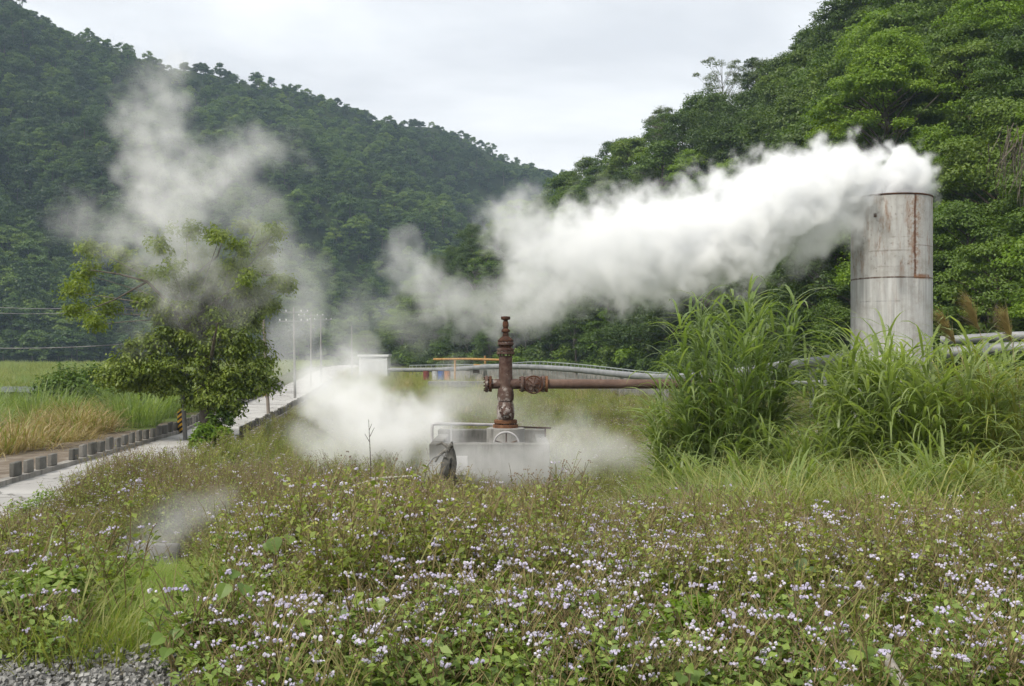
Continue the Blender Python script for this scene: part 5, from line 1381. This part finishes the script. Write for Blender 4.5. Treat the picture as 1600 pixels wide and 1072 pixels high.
# ------------------------------------------------------------------ gravel patch at the lower left
def gz_pt(x, y, z): return (x, y, float(gz(x, y)) + z)
V = []; Fc = []; nr = 14
for i, y in enumerate(np.linspace(2.0, 5.5, nr)):
    xr = -1.75 - (y - 5.4) * .38 + .12 * math.sin(y * 5); 
    for k in np.linspace(0, 1, 16): x = xr - k * 5; V.append(gz_pt(x, y, .02))
Fc = [(i * 16 + j, i * 16 + j + 1, (i + 1) * 16 + j + 1, (i + 1) * 16 + j) for i in range(nr - 1) for j in range(15)]
m, T = new_mat('gravel_grey'); pos = T.n('ShaderNodeNewGeometry').outputs['Position']
vo = T.n('ShaderNodeTexVoronoi', {'Vector': pos, 'Scale': 34.0}); n1 = T.noise(pos, 1.5, 4).outputs['Fac']
col = T.mix(T.map(n1, .4, .62), T.ramp(vo.outputs['Color'], [(.2, (.10, .095, .085)), (.8, (.25, .24, .22))]), (.15, .125, .08))
finish(m, T, col, .95, bump=vo.outputs['Distance'], bstr=1.0, bdist=.02, spec=.15)
me = bpy.data.meshes.new('gravel_path'); me.from_pydata(V, [], Fc); me.update(); me.materials.append(m); me.shade_smooth(); tag(link('gravel_path', me), kind='structure')
M_STN = flat_mat('grey_pebbles', (.10, .10, .098), (.34, .335, .32), 20, .9)
C = rng.uniform(-.5, .5, (60, 3)) * [.5, .5, 0]; peb = quad_mesh('pebbles', [(cubes(C, rng.uniform(.004, .016, 60)), .5, 0)], [M_STN])
gp = []
while len(gp) < 420:
    y = R.uniform(3.5, 5.55); x = -1.6 - (y - 5.4) * .38 - R.random() * 3
    gp.append(gz_pt(x, y, .028))
scatter('gravel', np.array(gp), rng.random(420) * 6.28, rng.uniform(.7, 1.4, 420), np.zeros(420, int), [peb], 'grey pebbles of the gravel patch at the bottom left')
# ------------------------------------------------------------------ haze
m, T = new_mat('haze_air')
pv = T.n('ShaderNodeVolumePrincipled', {'Color': (.62, .80, 1.0), 'Density': .00026, 'Anisotropy': 0.0})
T.n('ShaderNodeOutputMaterial', {'Volume': pv.outputs[0]})
b = MB(); b.box((150, 420, 150), (1900, 1000, 320))
hz = b.obj('haze', m, smooth=0); hz.location = (0, 0, -8)
tag(hz, 'thin bluish haze filling the valley', kind='stuff')


# ------------------------------------------------------------------ steam
def steam(name, label, spine, dens, d_noise, amp, soft, res, warp=.5, col=(.998, .998, .999), aniso=0.0, stretch=(1, 1, 1), seed=0.0, gap=0.0):
    """spine: list of runs of (px, py, depth, radius in photo pixels, strength); fills a density grid on a box"""
    pts = []; rr = []; ss = []
    for run in spine:
        for a, c in zip(run[:-1], run[1:]):
            n = max(3, int(math.hypot(c[0] - a[0], c[1] - a[1]) / (min(a[3], c[3]) * .18)))
            for i in range(n):
                k = i / n; v = [a[j] + (c[j] - a[j]) * k for j in range(5)]
                pts.append(P(v[0], v[1], v[2])); rr.append(v[3] / F * v[2]); ss.append(v[4])
        v = run[-1]; pts.append(P(*v[:3])); rr.append(v[3] / F * v[2]); ss.append(v[4])
    A = np.array([tuple(p) for p in pts]); rr = np.array(rr); ss = np.array(ss)
    pad = rr.max() * .9
    lo = (A - rr[:, None]).min(0) - pad * .5; hi = (A + rr[:, None]).max(0) + pad * .5
    me = bpy.data.meshes.new(name); me.vertices.add(len(A)); me.vertices.foreach_set('co', A.astype(np.float32).ravel())
    for nm, dat in (('rad', rr), ('den', ss)):
        at = me.attributes.new(nm, 'FLOAT', 'POINT'); at.data.foreach_set('value', dat.astype(np.float32))
    m, T = new_mat(name + '_vapour')
    pv = T.n('ShaderNodeVolumePrincipled', {'Color': col, 'Density': 1.0, 'Density Attribute': 'density', 'Anisotropy': aniso})
    T.n('ShaderNodeOutputMaterial', {'Volume': pv.outputs[0]})
    me.materials.append(m)
    o = link(name, me); tag(o, label, kind='stuff')
    g = bpy.data.node_groups.new(name + '_grid', 'GeometryNodeTree')
    g.interface.new_socket('Geometry', in_out='INPUT', socket_type='NodeSocketGeometry')
    g.interface.new_socket('Geometry', in_out='OUTPUT', socket_type='NodeSocketGeometry')
    T = NT(g); gi = T.n('NodeGroupInput'); go = T.n('NodeGroupOutput')
    geo = gi.outputs[0]
    pos = T.n('GeometryNodeInputPosition').outputs[0]
    q = T.vmath('MULTIPLY', pos, stretch); q = T.vmath('ADD', q, (seed, seed * 1.7, seed * .6))
    wn = T.noise(q, d_noise * .6, 2, .5).outputs['Color']
    wv = T.vmath('SUBTRACT', wn, (.5, .5, .5)); rmean = float(np.median(rr))
    p2 = T.vmath('ADD', pos, T.vmath('SCALE', wv, scale=warp * rmean * 4))
    fb = T.noise(q, d_noise * 1.6, 6, .58, .4).outputs['Fac']
    pr = T.n('GeometryNodeProximity', target_element='POINTS')
    T.put(pr.inputs[0], geo)
    T.put(pr.inputs['Source Position'] if 'Source Position' in pr.inputs else pr.inputs['Sample Position'], p2)
    sn = T.n('GeometryNodeSampleNearest', {'Geometry': geo, 'Sample Position': p2}, domain='POINT')
    at = lambda nm: T.n('GeometryNodeInputNamedAttribute', {'Name': nm}, data_type='FLOAT').outputs[0]
    rs = T.n('GeometryNodeSampleIndex', {'Geometry': geo, 'Value': at('rad'), 'Index': sn.outputs[0]}, data_type='FLOAT').outputs[0]
    ds = T.n('GeometryNodeSampleIndex', {'Geometry': geo, 'Value': at('den'), 'Index': sn.outputs[0]}, data_type='FLOAT').outputs[0]
    k = T.math('DIVIDE', pr.outputs['Distance'], rs)
    v = T.math('ADD', T.math('SUBTRACT', 1.0, k), T.math('MULTIPLY', T.math('SUBTRACT', fb, .5), amp))
    v = T.n('ShaderNodeMapRange', {'Value': v, 'From Min': gap, 'From Max': gap + soft, 'To Min': 0, 'To Max': 1}, interpolation_type='SMOOTHERSTEP').outputs[0]
    v = T.math('MULTIPLY', v, T.math('MULTIPLY', ds, dens))
    vc = T.n('GeometryNodeVolumeCube', {'Density': v, 'Background': 0.0, 'Min': tuple(lo), 'Max': tuple(hi)})
    size = hi - lo; vox = res
    for nm, s_ in zip(('Resolution X', 'Resolution Y', 'Resolution Z'), size): vc.inputs[nm].default_value = max(8, int(s_ / vox))
    sm = T.n('GeometryNodeSetMaterial', {'Geometry': vc.outputs[0], 'Material': m})
    T.put(go.inputs[0], sm.outputs[0])
    md = o.modifiers.new('grid', 'NODES'); md.node_group = g
    return o


steam('steam_plume', 'thick white steam plume drifting left from the mouth of the steel tank',
      [[(1394, 309, 38.6, 52, 3.4), (1408, 278, 38.7, 56, 3.4)], [(1400, 292, 38.7, 46, 2.4), (1350, 288, 38.5, 52, 2.2), (1300, 296, 38, 80, 2.0), (1230, 328, 37.5, 96, 1.7), (1150, 362, 37, 100, 1.35), (1070, 380, 37, 104, 1.1),
        (990, 397, 36.5, 106, .85), (910, 404, 36, 106, .62), (845, 402, 36, 106, .42), (810, 365, 36, 80, .24)],
       [(1300, 335, 37.8, 66, .9), (1255, 385, 37.6, 60, .35)],
       [(910, 412, 36, 90, .4), (845, 440, 36, 88, .32), (790, 478, 35.5, 72, .24), (730, 482, 35.5, 60, .2), (680, 462, 35.5, 52, .2), (645, 425, 35.5, 46, .22), (628, 372, 35.5, 40, .17)]],
      2.1, .95, 2.0, .75, .07, warp=.34, col=(.972, .976, .982))
steam('steam_wisp', 'pale ragged steam cloud hanging over the roadside tree',
      [[(262, 88, 31.7, 52, .5), (242, 180, 31.7, 80, .75), (245, 260, 31.7, 92, .7), (250, 340, 31.7, 120, .8), (285, 400, 31.7, 116, .9), (300, 460, 31.7, 84, .8), (250, 490, 31.7, 76, .5)],
       [(255, 340, 31.7, 100, .7), (330, 290, 31.7, 100, .7), (390, 245, 31.7, 82, .65), (430, 235, 31.7, 60, .5)],
       [(240, 380, 31.7, 92, .6), (170, 350, 31.7, 74, .45), (100, 342, 31.7, 54, .32)], [(390, 310, 31.7, 80, .3), (420, 420, 31.7, 90, .35), (350, 470, 31.7, 80, .4)]],
      .85, .95, 2.2, 1.2, .09, warp=.36, seed=4.3, gap=.05)
steam('steam_drift', 'thin grey steam drifting across the road and the utility poles',
      [[(430, 380, 46, 60, .4), (470, 440, 46, 66, .5), (470, 510, 46, 70, .8), (440, 565, 46, 56, 1.0), (500, 585, 46, 52, 1.3)],
       [(575, 590, 46, 62, 1.3), (545, 520, 46, 66, .6), (560, 460, 46, 54, .4), (600, 495, 46, 44, .45), (670, 535, 46, 36, .45)]],
      .30, .42, 1.9, 1.0, .16, warp=.34, seed=9.1)
steam('steam_burst', 'dense white ground steam boiling up beside the concrete well cellar',
      [[(690, 710, 23.9, 44, .9), (650, 670, 23.9, 72, 1.1), (600, 660, 24, 92, 1.1), (545, 645, 24.3, 88, .9), (525, 600, 24.6, 66, .8), (505, 575, 25, 44, .6)],
       [(600, 690, 23.5, 78, .9), (540, 715, 23.2, 68, .5), (490, 690, 24, 52, .45)]],
      1.6, .95, 1.8, 1.0, .07, warp=.34, seed=2.2)
steam('steam_veil', 'thin low steam veil creeping right from the concrete well cellar',
      [[(690, 730, 20.2, 48, 1.3), (760, 728, 20.0, 50, .9), (840, 718, 20.0, 60, 1.0), (900, 705, 20.4, 66, 1.2), (970, 712, 20.8, 52, .7), (1040, 715, 21, 36, .5)],
       [(700, 690, 21.8, 44, .8), (690, 645, 22.6, 56, .7), (720, 610, 23.4, 60, .45), (850, 670, 24, 40, .3), (830, 640, 24, 40, .2)]],
      .85, 1.1, 1.6, 1.0, .07, warp=.3, seed=6.2)
steam('steam_vent', 'faint steam rising from the small concrete ditch in the weeds',
      [[(235, 860, 13.8, 60, .8), (270, 815, 14, 54, .8), (345, 785, 14.2, 44, .7)]],
      1.0, 1.4, 1.6, 1.0, .05, warp=.3, seed=8.8)
